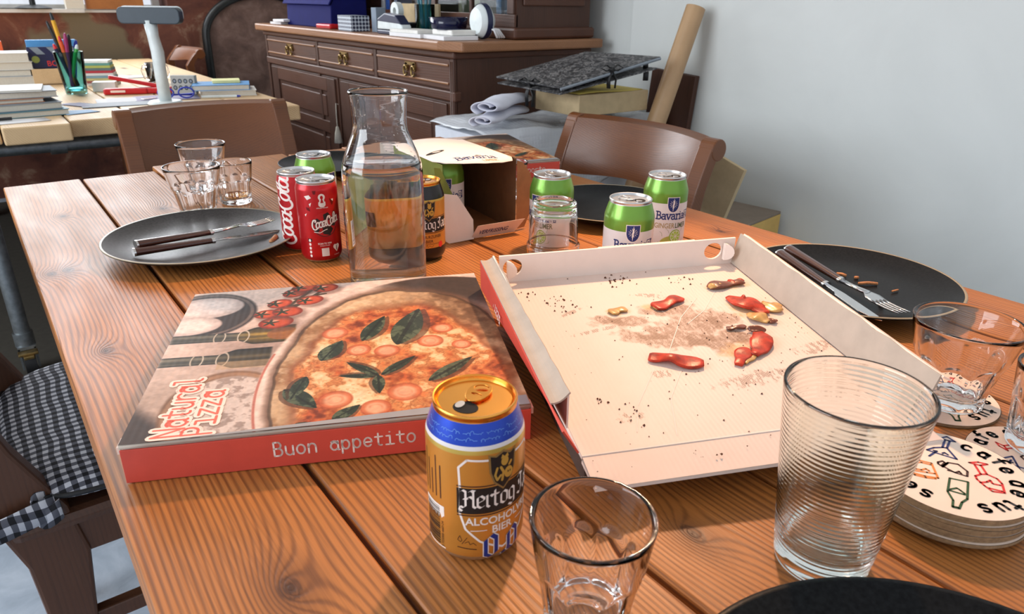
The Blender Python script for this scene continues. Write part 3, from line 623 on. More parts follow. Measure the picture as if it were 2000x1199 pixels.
lws('left_wall_fold', lambda u, v, y: (lwp(v)[0]+(lwp(v)[1]-lwp(v)[0]+rgd[int(round(v*16))]*.8)*u, y, .0275+(.0085-.004*v)*u-.003*math.sin(u*PI)), M['grey_card'], y0=.034)
lws('left_wall_inside', lambda u, v, y: (lwp(v)[1]-.0012, y, .0005+.032*u), M['white_card'], y0=.036)
d = D(); d.glyphs(MONO, 'Pizza', .03, 0.006, .0085, .17, adv=1.05); 
d.build('side_lettering', M['ink_white'], lambda x, y: (-.0165-.0085*x/TL-.0016-.002*(1-(y+.002)/.036), TL-.03-x, -.006+y), tray)
# right wall
g = G(); n = 16
rag = [random.uniform(-.0010, .0010) for _ in range(n+1)]
g.sheet(lambda u, v: (TW+.0005+u*.010, -.006+(TL+.008)*v, .001+u*(.0365+rag[int(round(v*n))])), 1, n); g.make('right_wall', M['grey_card'], tray, solid=.0022)
g = G(); g.sheet(lambda u, v: (TW+.0105+u*.0075, -.008+(TL+.004)*v, .0378-u*.004), 1, n); g.make('right_wall_fold', M['ink_pale'], tray, solid=.0018)
G().sheet(lambda u, v: (TW+.0135+.0045*u, .012+(TL-.012)*v, -.004+u*.036), 1, 1).make('right_wall_outside', M['coral'], tray, solid=.002)
# creases pressed in by the pizza slicer
d = D()
for p in ([(.212, .27), (.205, .24), (.169, .2), (.126, .132)], [(.235, .255), (.2, .21), (.17, .185)], [(.10, .105), (.066, .055), (.052, .02)], [(.125, .1), (.098, .06), (.082, .01)]): d.stroke(p, .0008)
d.build('cut_mark', M['white_card'], lambda x, y: (x, y, .00025), tray)
G().box(0, TW, -.001, .0004, -.0002, .0006).make('fold_crease', M['white_card'], tray)
# the lid folded back below
R_ = Matrix.Rotation(-.436, 4, 'Z'); lo = thing  # placed in world axes, level on the table
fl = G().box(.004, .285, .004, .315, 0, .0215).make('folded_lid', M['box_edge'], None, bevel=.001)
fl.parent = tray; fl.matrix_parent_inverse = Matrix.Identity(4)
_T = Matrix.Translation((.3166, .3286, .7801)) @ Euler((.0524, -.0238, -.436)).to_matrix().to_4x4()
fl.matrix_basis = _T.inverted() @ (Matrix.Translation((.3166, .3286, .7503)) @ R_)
G().prism([(.006*math.cos(a*PI/10), .006*math.sin(a*PI/10)) for a in range(20)], 0, .0006, 0, lambda x, y, z: (.0035-z, .12+x*1.4, .011+y)).make('vent_hole', M['dark_in'], fl)

# leftovers on the tray
def tp(u, v, w): return tuple(_T @ Vector((u, v, w)))
M['pepper'] = mat('red_pepper', rgb(176, 50, 24), 0.36, 0, 0.45, 110, 0.35, 120, spec=.35); M['pepper'].node_tree.nodes['Principled BSDF'].inputs['Subsurface Weight'].default_value = 0.0
M['onion'] = mat('fried_onion', rgb(196, 150, 84), 0.3, 0, 0.25, 120, 0.3, 150, coat=0.3)
M['char'] = mat('charred_onion', rgb(110, 52, 26), 0.35, 0, 0.4, 90, 0.4, 150, coat=0.3)
M['crumb'] = mat('crumbs', rgb(92, 52, 26), 0.8, 0, 0.5, 300)
def strip(path, w, h, m, name, label, cat='vegetable', group=None, parts=None, seed=1):
    rnd = random.Random(seed); t = None; n = len(path)
    def sect(path, w, h):
        g = G(); nv = 18; k = 8
        def P(u, v):
            q = v*(len(path)-1); i = min(int(q), len(path)-2); f = q-i; a, b = path[i], path[i+1]; x = a[0]+(b[0]-a[0])*f; y = a[1]+(b[1]-a[1])*f
            dx, dy = b[0]-a[0], b[1]-a[1]; L = math.hypot(dx, dy) or 1; nx, ny = -dy/L, dx/L; end = min(1, (math.sin(PI*min(max(v, .012), .988)))**.22); s = (u-.5)*w*(.85+.25*math.sin(v*7+seed))*end
            return (x+nx*s, y+ny*s, .0012+h*.7*(.35+.65*math.cos((u-.5)*2.4))*(.75+.35*math.sin(v*9+seed*2))*end)
        g.sheet(P, k, nv); return g
    o = sect(path, w, h).make(name, m, None, smooth=True, solid=.0016); o.matrix_world = _T; tag(o, label, cat, group)
    for (pp, ww, hh, mm, nm) in parts or []: sect(pp, ww, hh).make(nm, mm, o, smooth=True, solid=.0014)
    return o
strip([(.148, .224), (.168, .231), (.186, .243)], .021, .0045, M['pepper'], 'pepper_piece', 'small pointed red pepper scrap near the middle of the tray', parts=[([(.148, .224), (.158, .226)], .012, .001, M['onion'], 'onion_shred')], seed=1)
strip([(.104, .127), (.118, .119), (.130, .112), (.149, .104)], .022, .008, M['pepper'], 'pepper_piece', 'long curled red pepper strip nearest the front of the tray', seed=2)
strip([(.180, .096), (.191, .110), (.202, .123)], .016, .0035, M['pepper'], 'pepper_piece', 'short square-cut orange red pepper strip beside a longer bent one', parts=[([(.188, .098), (.205, .110)], .006, .0015, M['onion'], 'onion_shred')], seed=3)
strip([(.203, .108), (.214, .118), (.226, .136), (.231, .155)], .020, .006, M['pepper'], 'pepper_piece', 'bent red pepper strip with a charred tip', parts=[([(.227, .148), (.2325, .158)], .016, .0075, M['char'], 'charred_tip')], seed=4)
strip([(.238, .232), (.246, .216), (.256, .200), (.259, .186)], .026, .007, M['pepper'], 'pepper_heap', 'heap of red pepper and onion toward the right wall of the tray', parts=[([(.262, .196), (.274, .199), (.284, .204)], .024, .005, M['onion'], 'onion_shred'), ([(.240, .190), (.247, .178), (.252, .168)], .020, .006, M['onion'], 'onion_slice'), ([(.252, .168), (.262, .170)], .008, .004, M['char'], 'charred_onion'), ([(.246, .222), (.256, .218)], .010, .009, M['pepper'], 'pepper_scrap')], seed=5)
strip([(.228, .258), (.242, .262), (.258, .264), (.274, .264)], .018, .006, M['char'], 'onion_piece', 'browned onion strip near the back right corner of the tray', parts=[([(.228, .257), (.244, .260)], .010, .0075, M['onion'], 'onion_end'), ([(.256, .264), (.276, .270)], .013, .0045, M['pepper'], 'pepper_shred')], seed=6)
strip([(.098, .222), (.108, .226), (.118, .227)], .014, .0025, M['onion'], 'onion_piece', 'flat pale onion piece on the left of the grease stain', seed=7)
strip([(.203, .165), (.214, .163), (.224, .166)], .008, .003, M['char'], 'onion_piece', 'small brown onion scrap in front of the pepper heap', seed=8)
g = G(); rnd = random.Random(3)
def crumb(u, v, r):
    a = rnd.random()*6; vs = [(u+r*math.cos(a+k*2.1)*rnd.uniform(.6, 1.2), v+r*math.sin(a+k*2.1)*rnd.uniform(.6, 1.2), .0003) for k in range(3)]+[(u, v, .0003+r*1.1)]; g.add(vs, [(0, 1, 3), (1, 2, 3), (2, 0, 3)])
for (cu, cv, s, n, r) in ((.132, .307, .010, 26, .0014), (.051, .259, .008, 22, .0012), (.066, .241, .010, 8, .0013), (.037, .067, .004, 8, .0013), (.055, .044, .008, 12, .0012), (.212, .285, .01, 14, .0012), (.14, .16, .09, 60, .0008), (.14, .06, .08, 50, .0007), (.22, .09, .05, 40, .0008), (.02, .285, .006, 6, .0014), (.22, .165, .015, 12, .0012), (.14, .01, .07, 10, .0012)):
    for _ in range(n): crumb(min(.28, max(.006, cu+rnd.gauss(0, s))), min(.318, max(-.02, cv+rnd.gauss(0, s))), r*rnd.uniform(.5, 1.4))
o = g.make('crumbs', M['crumb'], None); o.matrix_world = _T; tag(o, 'dark baked crumbs scattered over the open tray', 'crumbs', kind='stuff')
# ------------------------------------------------------------------ drinks cans
TZ = 0.7502
def face(x, y): return math.atan2(-x, y)         # turn a can's front towards the seat the picture is taken from
def paint(name, c, metal=0.55, rough=0.33): return mat(name, c, rough, metal, 0.05, 30, 0, coat=0.2)
M['p_gold'] = paint('gold_can_paint', rgb(216, 152, 66)); M['p_blue'] = paint('blue_can_paint', rgb(28, 66, 178)); M['p_lightgold'] = paint('pale_gold_paint', rgb(206, 176, 84)); M['p_white'] = paint('white_can_paint', rgb(226, 220, 218), 0.1)
M['p_black'] = paint('black_can_paint', rgb(24, 20, 22), 0.3); M['p_green'] = paint('green_can_paint', rgb(112, 158, 58), 0.5, 0.3); M['p_red'] = paint('red_can_paint', rgb(186, 18, 26), 0.45); M['p_darkred'] = paint('dark_red_paint', rgb(110, 10, 20), 0.45); M['p_amber'] = paint('amber_can_paint', rgb(196, 140, 60), 0.5)
STD = [(.0, .004), (.0195, .002), (.0235, 0), (.0258, .001), (.0295, .0045), (.0322, .0095), (.033, .014), (.033, .030), (.033, .090), (.0326, .0935), (.0312, .0985), (.0290, .1055), (.0275, .1100), (.0272, .1112), (.0279, .1128), (.0279, .1143), (.0273, .1150), (.0264, .1148), (.0260, .1135), (.0256, .1118), (.0248, .1107), (.0238, .1119), (.0, .1119)]
SLIM = [(.0, .004), (.0180, .002), (.0212, 0), (.0232, .001), (.0262, .0045), (.0285, .0095), (.0288, .013), (.0288, .025), (.0288, .1045), (.0286, .1065), (.0280, .1085), (.0270, .1112), (.0263, .1130), (.0262, .1140), (.0268, .1155), (.0268, .1170), (.0263, .1176), (.0254, .1173), (.0250, .1160), (.0246, .1142), (.0238, .1131), (.0228, .1143), (.0, .1143)]
def can_radius(prof):
    body = [(z, r) for r, z in prof[2:13]]
    return lambda v: float(np.interp(v, [b[0] for b in body], [b[1] for b in body]))
def can(label, prof, bands, lidm, tabrot=0.4, opened=True, group=None):
    """bands: material index for each profile row of the wall; the lid keeps its own material"""
    t = thing('drinks_can', label, 'can', (0, 0, 0), group=group)
    ms = []; mats = []; zt = prof[-1][1]
    for j in range(12):
        zc = (prof[j][1]+prof[j+1][1])/2
        mm = next(m for lim, m in bands if zc <= lim)
        if mm not in mats: mats.append(mm)
        ms.append(mats.index(mm))
    g = G(); p2 = [p for p in prof[:13]]
    # extra rows where a band ends on the wall
    rows = sorted({*[z for _, z in p2[6:]], *[lim for lim, _ in bands if .014 < lim < p2[-1][1]]}); rad = can_radius(prof)
    p3 = p2[:6]+[(rad(z), z) for z in rows]; ms = []
    for a, b in zip(p3, p3[1:]):
        mm = next(m for lim, m in bands if (a[1]+b[1])/2 <= lim)
        if mm not in mats: mats.append(mm)
        ms.append(mats.index(mm))
    g.lathe(p3, 64, ms=ms); g.make('can_body', mats, t, smooth=True)
    g = G().lathe(prof[12:], 64); lid = g.make('lid', lidm, t, angle=50)
    c, s = math.cos(tabrot), math.sin(tabrot)
    def at_(x, y): return (x*c-y*s, x*s+y*c)
    if opened:
        G().prism([at_(.0085*math.cos(a*PI/14), -.0125+.0068*math.sin(a*PI/14)) for a in range(28)], zt-.0004, zt+.00025).make('drinking_mouth', M['dark_in'], t)
        G().prism([at_(-.0045+.0028*math.cos(a*PI/10), -.0118+.0042*math.sin(a*PI/10)) for a in range(20)], zt+.0002, zt+.0010).make('pushed_in_flap', M['alu'], t)
    bm = bmesh.new(); es = []
    def loop(pts):
        hv = [bm.verts.new((*at_(px, py), zt+.0016+.055*max(0, py+.002)*.9)) for px, py in pts]; es.extend(bm.edges.new((hv[i], hv[(i+1) % len(hv)])) for i in range(len(hv)))
    loop([(.0078*math.cos(a*PI/16)*(1.0+.10*math.sin(a*PI/16)), .0048+.0118*math.sin(a*PI/16)) for a in range(32)])
    loop([(.0052*math.cos(a*PI/12), .0098+.0042*math.sin(a*PI/12)) for a in range(24)]); loop([(.0040*math.cos(a*PI/10), .0006+.0012*math.sin(a*PI/10)+.0016) for a in range(20)])
    bmesh.ops.triangle_fill(bm, edges=es, use_beauty=True); tm = bpy.data.meshes.new('pull_tab'); bm.to_mesh(tm); bm.free(); tm.materials.append(lidm)
    tb = bpy.data.objects.new('pull_tab', tm); COL.objects.link(tb); tb.parent = t; md = tb.modifiers.new('t', 'SOLIDIFY'); md.thickness = .0011; md.offset = 0; md = tb.modifiers.new('b', 'BEVEL'); md.width = .0004; md.segments = 2
    G().lathe([(.0002, .0022), (.0018, .0020), (.0022, 0)], 16, c=(*at_(0, -.0012), zt)).make('rivet', lidm, t, smooth=True)
    return t
def put(d, name, m, prof, t, lift=.00012, cut=.0025):
    R = prof[7][0]; d.build(name, m, cylmap(R, lift, can_radius(prof)), t, cut=cut)
def crest(d0, u, v, w, h):
    return [(u-w/2, v+h*.45), (u-w*.28, v+h*.40), (u, v+h*.5), (u+w*.28, v+h*.40), (u+w/2, v+h*.45), (u+w*.46, v), (u+w*.32, v-h*.28), (u, v-h*.5), (u-w*.32, v-h*.28), (u-w*.46, v)]
def shield(u, v, w, h):
    r = [(u+w/2, v+h/2)]+arc(u, v+h*.05, w/2, h*.55, 0, -80, 8)+[(u, v-h/2)]; l = [(2*u-x, y) for x, y in r[::-1]]
    return l+r
def blackletter_label(t, prof, u0, sub, gold_txt, txtm, low):
    """shield outline, crest, black banner with broad-pen name, words below"""
    put(D().poly([(u0-32, 0)] and [(u0-.031, .0655), (u0+.031, .0655), (u0+.031, .0455), (u0-.031, .0455)]), 'name_banner', M['ink_black'], prof, t, .00012)
    put(D().rect(u0-.031, u0+.031, .0665, .0674).rect(u0-.031, u0+.031, .0437, .0446), 'banner_line', M['ink_brown'], prof, t, .00012)
    put(D().glyphs(BLACK, 'Hertog Jan', u0-.0275, .0505, .0092, .20, adv={k: v*.86 for k, v in BADV.items()}, nib=math.radians(42), step=.0008), 'name_lettering', M['ink_white'], prof, t, .00026)
    put(D().poly(crest(0, u0, .0765, .021, .030)), 'crest_border', M['ink_gold'], prof, t, .00022)
    put(D().poly(crest(0, u0, .0765, .0182, .0268)), 'crest', M['ink_black'], prof, t, .00034)
    d = D()
    d.ell(u0+.001, .083, .0028, .0035).poly([(u0-.002, .0855), (u0-.001, .0885), (u0+.0008, .0865), (u0+.003, .0885), (u0+.004, .0855)]).stroke([(u0-.0045, .079), (u0-.006, .074), (u0-.0045, .070), (u0-.002, .073)], .0016, step=.001).stroke([(u0-.002, .079), (u0+.0, .075), (u0-.001, .069)], .0018, step=.001).ell(u0+.004, .0735, .0034, .0042).stroke([(u0+.006, .081), (u0+.0045, .079)], .0018)
    put(d, 'crest_figure', M['p_lightgold'], prof, t, .00044)
    put(D().ell(u0+.0035, .074, .0005, .0009, 8).ell(u0+.0052, .074, .0005, .0009, 8).stroke([(u0-.004, .0765), (u0-.0045, .0725)], .0007), 'crest_detail', M['ink_black'], prof, t, .00052)
HJ_BANDS_00 = [(.0935, M['p_gold']), (.0965, M['p_lightgold']), (.0985, M['p_white']), (.1103, M['p_blue']), (.12, M['gold_alu'])]
x, y = .2215, .3325
hj = can('gold alcohol-free beer can with blue shoulder and opened lid, nearest the front', STD, [(.010, M['alu']), (.0905, M['p_gold']), (.0935, M['p_lightgold']), (.0962, M['p_white']), (.1103, M['p_blue']), (.12, M['gold_alu'])], M['gold_alu'], -.5)
hj.location = (x, y, TZ); hj.rotation_euler = (0, 0, face(x, y)); u0 = .0185
d = D(); pts = [(u0-.024, .087), (u0-.0295, .081), (u0-.0285, .060), (u0-.029, .045), (u0-.0255, .033), (u0-.016, .023), (u0, .0145), (u0+.016, .023), (u0+.0255, .033), (u0+.029, .045), (u0+.0285, .06), (u0+.0295, .081), (u0+.024, .087), (u0, .0855), (u0-.024, .087)]
d.stroke(pts, .0015, step=.002); put(d, 'shield_outline', M['ink_white'], STD, hj, .0001)
blackletter_label(hj, STD, u0, None, None, None, None)
d = D(); d.text('ALCOHOLVRIJ', u0, .0365, .0082, 0, .022, .98, 'C'); d.text('BIER', u0, .0288, .0082, 0, .022, .98, 'C'); d.stroke([(u0-.022, .0318), (u0-.0115, .0318)], .0006).stroke([(u0+.0115, .0318), (u0+.022, .0318)], .0006)
put(d, 'words', M['ink_white'], STD, hj)
for w, m, lf, nm in ((.40, M['ink_white'], .0003, 'numerals_outline'), (.26, M['p_blue'], .0004, 'numerals')):
    put(D().glyphs(BLACK, '0,0', u0-.0135, .0085, .0128, w, adv={'*': 1.0, ',': .32}, nib=math.radians(38), step=.001), nm, m, STD, hj, lf)
put(D().rect(-.043, -.0225, .011, .046), 'barcode_panel', M['ink_white'], STD, hj)
d = D(); rnd = random.Random(5); z = .014
while z < .044: h = rnd.choice((.0004, .0007, .0011)); d.rect(-.042, -.0265, z, z+h); z += h+rnd.choice((.0005, .0009))
d.text('8 725000 660124', -.0232, .0125, .0030, ang=PI/2); put(d, 'barcode', M['ink_black'], STD, hj, .0002)
d = D()
for i in range(5): d.stroke([(-.042+i*.0042, .052), (-.042+i*.0042, .083-(i % 3)*.006)], .0010)
put(d, 'small_print', M['ink_brown'], STD, hj); d = D(); d.stroke([(-.0125, .0235), (-.011, .027), (-.0095, .0235), (-.0105, .022), (-.0125, .0235)], .0004).stroke([(-.0095, .0205), (-.006, .026)], .0004).stroke([(-.0075, .0215), (-.005, .023), (-.004, .0205), (-.002, .022), (.0, .020)], .0004).stroke([(-.0125, .0175), (.0, .0165)], .0007)
put(d, 'signature', M['ink_brown'], STD, hj)
d = D()
for row in range(2):
    p = [(-.045+i*.00036+.0006*math.sin(i*.9), .1040-row*.0040+.0010*math.cos(i*.9)*(.5+.5*math.sin(i*.23+row))+.0012*max(0, math.sin(i*.17+row))**6) for i in range(250) if (i+row*13) % 47 > 5]
    for a, b in zip(p, p[1:]):
        if abs(b[0]-a[0]) < .0014: d.stroke([a, b], .00030)
put(d, 'neck_script', mat('pale_blue_ink', rgb(110, 160, 230), 0.4), STD, hj)

# the pure malt version: black neck and foot
hjp = can('gold beer can with black neck right behind the water carafe, crest showing', STD, [(.012, M['p_black']), (.022, M['p_black']), (.089, M['p_gold']), (.092, M['p_lightgold']), (.1103, M['p_black']), (.12, M['gold_alu'])], M['gold_alu'], 2.2, True, 'gold beer cans with black necks')
blackletter_label(hjp, STD, 0, None, None, None, None)
d = D(); d.text('NATUURZUIVER', 0, .0365, .0062, 0, .012, .86, 'C'); d.text('BIER', 0, .0300, .0062, 0, .012, .95, 'C'); d.stroke([(-.02, .0285), (.02, .0285)], .0003).stroke([(-.02, .0275), (.02, .0275)], .0003); d.stroke([(-.006, .024), (-.004, .027), (-.003, .0235), (0, .0255), (.003, .0235), (.006, .026)], .0004)
put(d, 'words', M['ink_brown'], STD, hjp)
put(D().ell(.0185, .0255, .0042, .0046), 'red_seal', M['ink_red'], STD, hjp)
put(D().rect(.062, .088, .052, .073), 'dark_info_panel', M['ink_brown'], STD, hjp)
put(D().rect(-.075, -.055, .024, .060), 'barcode_panel', M['ink_white'], STD, hjp)
d = D(); z = .026
while z < .058: h = rnd.choice((.0004, .0007, .0011)); d.rect(-.073, -.058, z, z+h); z += h+rnd.choice((.0005, .0009))
put(d, 'barcode', M['ink_black'], STD, hjp, .0002)
x, y = .492, .872; hjp.location = (x, y, TZ); hjp.rotation_euler = (0, 0, face(x, y)+.30)
x, y = .434, .932; dup(hjp, (x, y, TZ), face(x, y)-.95, 'gold beer can with black neck squeezed between the red can and the carafe')

# green and white ginger lime cans
bav = can('green and white ginger lime beer can just behind the open box, shield facing front', STD, [(.010, M['alu']), (.0775, M['p_white']), (.1103, M['p_green']), (.12, M['alu'])], M['alu'], 1.2, True, 'green and white ginger lime cans')
put(D().poly(shield(0, .0755, .0190, .0235)), 'shield_border', M['ink_white'], STD, bav, .00012)
put(D().poly(shield(0, .0757, .0172, .0213)), 'shield', M['ink_navy'], STD, bav, .00024)
d = D(); d.poly([(-.0012, .0765), (.0016, .0765), (.0003, .0860)]).poly([(-.0016, .0765), (.0010, .0765), (-.0004, .0655)])
for a in range(12):
    t_ = a*PI/6+.26
    if abs(math.cos(t_)) > .2: d.stroke([(.0032*math.cos(t_), .0768+.0032*math.sin(t_)), (.0058*math.cos(t_), .0768+.0058*math.sin(t_))], .0005)
put(d, 'shield_star', M['ink_white'], STD, bav, .00034)
d = D(); d.glyphs(SERIF, 'Bavaria', -.0245, .0540, .0078, .24, adv=SEADV, step=.001); put(d, 'brand_lettering', M['ink_navy'], STD, bav)
put(D().stroke([(-.012, .0625), (.016, .0625)], .0005), 'fine_line', M['grey_card'], STD, bav)
put(D().rect(.0215, .0325, .0535, .0660), 'zero_box', M['ink_navy'], STD, bav); put(D().rect(.0223, .0278, .0545, .0650), 'zero_box_field', M['ink_white'], STD, bav, .00022)
put(D().text('0', .0250, .0565, .0095, 0, .02, .8, 'C'), 'zero', M['ink_navy'], STD, bav, .0003); put(D().text('0', .0302, .0600, .0055, 0, .02, .8, 'C').stroke([(.0285, .0585), (.0318, .0585)], .0006), 'zero_percent', M['ink_white'], STD, bav, .0003)
put(D().text('GINGER', -.0262, .0405, .0108, 0, .018, .78), 'ginger_word', mat('tan_ink', rgb(170, 146, 100), 0.5), STD, bav)
put(D().text('LIMER', .0052, .0405, .0108, 0, .018, .78), 'lime_word', mat('forest_ink', rgb(72, 92, 56), 0.5), STD, bav)
put(D().ell(-.004, .0215, .0125, .0062, rot=.35), 'ginger_picture', mat('ginger_ink', rgb(176, 170, 78), 0.5), STD, bav)
put(D().ell(.0075, .0275, .0100, .0105), 'lime_rind', mat('lime_rind_ink', rgb(140, 170, 40), 0.5), STD, bav, .0002); put(D().ell(.0078, .0275, .0086, .0090), 'lime_pith', M['ink_white'], STD, bav, .0003)
d = D()
for a in range(8):
    t_ = a*PI/4+.2; d.poly([(.0078+.0010*math.cos(t_), .0275+.001*math.sin(t_)), (.0078+.0076*math.cos(t_-.33), .0275+.0078*math.sin(t_-.33)), (.0078+.0080*math.cos(t_), .0275+.0082*math.sin(t_)), (.0078+.0076*math.cos(t_+.33), .0275+.0078*math.sin(t_+.33))])
put(d, 'lime_segments', mat('lime_flesh_ink', rgb(168, 200, 70), 0.5), STD, bav, .0004)
d = D()
for s_ in ((-.020, .012, .9), (-.013, .028, 1.8), (-.003, .033, 2.0), (.018, .034, 1.2), (.017, .018, .2)):
    d.stroke([(s_[0], s_[1]), (s_[0]+.005*math.cos(s_[2]), s_[1]+.005*math.sin(s_[2])), (s_[0]+.007*math.cos(s_[2]+.4), s_[1]+.008*math.sin(s_[2]+.3))], .0004)
put(d, 'herb_sprig', mat('sprig_ink', rgb(120, 140, 60), 0.5), STD, bav)
x, y = .668, .632; bav.location = (x, y, TZ); bav.rotation_euler = (0, 0, face(x, y)+.20)
for (x, y, a, lb) in ((.814, .700, .42, 'rear can of the green and white pair standing before the right chair'), (.673, .798, -.75, 'green and white ginger lime can standing behind the upturned glass'), (.437, 1.125, .9, 'green topped can half hidden behind the two red cola cans')):
    dup(bav, (x, y, TZ), face(x, y)+a, lb)

# red cola cans
def cola(label):
    return can(label, SLIM, [(.006, M['alu']), (.1115, M['p_red']), (.1131, M['p_red']), (.12, M['alu'])], M['alu'], 1.2)
c1 = cola('red cola can with a football printed behind its name'); u0 = .004
d = D(); q = .0165
put(D().ell(u0+.004, .0575, .0178, .0172, 32), 'football', mat('football_red', rgb(190, 30, 34), 0.4, 0.3), SLIM, c1, .0001)
d = D()
for (a, r0, s_) in ((1.3, .0115, .0062), (2.8, .0118, .0058), (-1.25, .0085, .0085), (.1, .012, .006), (-2.6, .014, .004)):
    px, py = u0+.004+r0*math.cos(a), .0575+r0*math.sin(a); d.poly([(px+s_*math.cos(k*1.2566+a), py+s_*math.sin(k*1.2566+a)) for k in range(5)])
put(d, 'football_patches', M['ink_black'], SLIM, c1, .0002)
put(D().stroke(arc(u0+.004, .0575, .0176, .017, -170, -20, 18), .0010), 'football_outline', M['ink_black'], SLIM, c1, .0002)
for w, m, lf, nm in ((.42, M['p_darkred'], .0003, 'name_shadow'), (.24, M['ink_white'], .0004, 'name_lettering')):
    put(D().glyphs(SCRIPT, 'Coca-Cola', u0-.0150, .0512, .0078, w, adv={k: v*.72 for k, v in SADV.items()}, ang=.22, shear=.28, sx=.9, step=.001), nm, m, SLIM, c1, lf)
put(D().stroke([(u0-.012, .0475), (u0-.004, .0462), (u0+.002, .0495), (u0+.006, .0505)], .0010, step=.001), 'name_swash', M['ink_white'], SLIM, c1, .0004)
d = D(); cx_ = u0+.002
for (yy, rr) in ((.0965, .0048), (.0870, .0050), (.0915, .0035)): d.ell(cx_, yy, rr, .0048 if rr > .004 else .004)
d.rect(cx_-.0048, cx_+.0048, .0845, .0900); put(d, 'cup_emblem', M['ink_white'], SLIM, c1, .0002)
put(D().ell(cx_, .0962, .0020, .0026).poly([(cx_-.0008, .094), (cx_+.0008, .094), (cx_+.0022, .0885), (cx_-.0022, .0885)]), 'cup_emblem_hollow', M['p_red'], SLIM, c1, .0003)
put(D().text('OFFICIAL PARTNER', cx_, .0808, .0019, 0, .02, 1.0, 'C').text('SCAN TO WIN', cx_-.001, .0288, .0036, 0, .02, .8, 'C').text('UNIQUE PRIZES', cx_-.001, .0262, .0020, 0, .0, 1, 'C').text('WATER 13CL', cx_+.017, .0105, .0018, 0, 0, 1, 'C'), 'small_words', M['ink_white'], SLIM, c1, .0002)
put(D().rect(cx_-.0062, cx_+.0042, .0112, .0232), 'white_code_patch', M['ink_white'], SLIM, c1, .0002)
hx, hy = cx_+.0165, .0210
put(D().ell(hx-.0024, hy+.002, .0032, .0034).ell(hx+.0024, hy+.002, .0032, .0034).poly([(hx-.0054, hy+.0008), (hx, hy-.0062), (hx+.0054, hy+.0008)]), 'white_heart', M['ink_white'], SLIM, c1, .0002)
put(D().stroke([(hx, hy+.0028), (hx, hy-.003)], .0012), 'heart_bottle', M['ink_black'], SLIM, c1, .0003)
d = D(); d.poly([(-.018, .098), (-.011, .100), (-.008, .096), (-.014, .093)]).poly([(-.012, .0875), (-.0085, .0895), (-.0105, .0835)]).poly([(-.020, .072), (-.0165, .074), (-.0185, .0695)]); d.poly([(.020, .092), (.024, .092), (.023, .088)]); put(d, 'white_confetti', M['ink_white'], SLIM, c1)
put(D().poly([(-.006, .106), (-.001, .106), (-.002, .101), (-.005, .101)]).poly([(-.017, .083), (-.012, .082), (-.011, .077), (-.016, .079)]).poly([(.017, .094), (.024, .088), (.021, .083)]), 'dark_confetti', M['p_darkred'], SLIM, c1, .0002)
put(D().rect(-.0185, -.0125, .0085, .0375), 'nutrition_strip', M['p_black'], SLIM, c1); d = D()
for i in range(5): d.ell(-.0158, .012+i*.0057, .0017, .0022, 12)
put(d, 'nutrition_figures', M['ink_white'], SLIM, c1, .0002)
x, y = .368, .950; c1.location = (x, y, TZ); c1.rotation_euler = (0, 0, face(x, y))
c2 = cola('red cola can with big upright white script, left of its twin')
put(D().glyphs(SCRIPT, 'Coca-Cola', -.012, .010, .0172, .20, adv={k: v*.80 for k, v in SADV.items()}, ang=PI/2, shear=.22, sx=.92, step=.0015), 'name_lettering', M['ink_white'], SLIM, c2)
d = D()
for i in range(22): d.ell(.0115, .030+i*.0022, .0005, .0007, 6)
put(d, 'small_print', M['ink_white'], SLIM, c2)
x, y = .364, 1.012; c2.location = (x, y, TZ); c2.rotation_euler = (0, 0, face(x, y)-.05)

# ------------------------------------------------------------------ glassware
def shell(outer, inner, seg=96, rfo=None, rfi=None):
    """closed glass wall: outer profile up from the base centre, inner profile back down to the floor"""
    g = G(); prof = outer+inner; no = len(outer)
    idx = {}; 
    def rf(r, z, a):
        return r
    vs = []
    for j, (r, z) in enumerate(prof):
        for i in range(seg):
            a = 2*PI*i/seg; q = r
            if j < no and rfo: q = rfo(r, z, a)
            if j >= no and rfi: q = rfi(r, z, a)
            vs.append((q*math.sin(a), -q*math.cos(a), z))
    fs = [(j*seg+i, j*seg+(i+1) % seg, (j+1)*seg+(i+1) % seg, (j+1)*seg+i) for j in range(len(prof)-1) for i in range(seg)]
    g.add(vs, fs); return g
def lerp_prof(pts, n):
    d = [0]
    for a, b in zip(pts, pts[1:]): d.append(d[-1]+math.hypot(b[0]-a[0], b[1]-a[1]))
    t = np.linspace(0, d[-1], n); return list(zip(np.interp(t, d, [p[0] for p in pts]), np.interp(t, d, [p[1] for p in pts])))
def facet_tumbler(rim, base, h, wall=.0028):
    arch = h*.62
    def rfo(r, z, a):
        if r < base*.8: return r
        k = (a*9/(2*PI)) % 1.0-.5; top = arch-.10*h*abs(2*k)**2.2
        f = sm(np.array(top-z), 0, h*.05)*sm(np.array(z), h*.02, h*.14)
        return r*(1-float(f)*(.060*(1-abs(2*k)**2*1.0)+.004))
    ro = lambda z: base+(rim-base)*(z/h)**1.08
    outer = [(0.0002, .0012), (base*.55, .0012), (base*.82, .0004), (base*.93, .0), (base, .0022)]+[(ro(z), z) for z in np.linspace(.004, h-.0012, 34)]+[(rim-.0004, h-.0003), (rim-wall*.35, h)]
    inner = [(rim-wall*.72, h-.0003)]+[(ro(z)-wall*(1.0+.55*(1-z/h)), z) for z in np.linspace(h-.0016, .014, 16)]+[(base*.74, .0105), (base*.5, .0088), (.0002, .0080)]
    return shell(outer, inner, 108, rfo)
def tumbler(label, x, y, rim, base, h, group='faceted water tumblers', rz=0.0, m='glass_wavy'):
    o = fixn(facet_tumbler(rim, base, h).make('tumbler', M[m], None, smooth=True)); o.location = (x, y, TZ); o.rotation_euler = (0, 0, rz); return tag(o, label, 'glass', group)
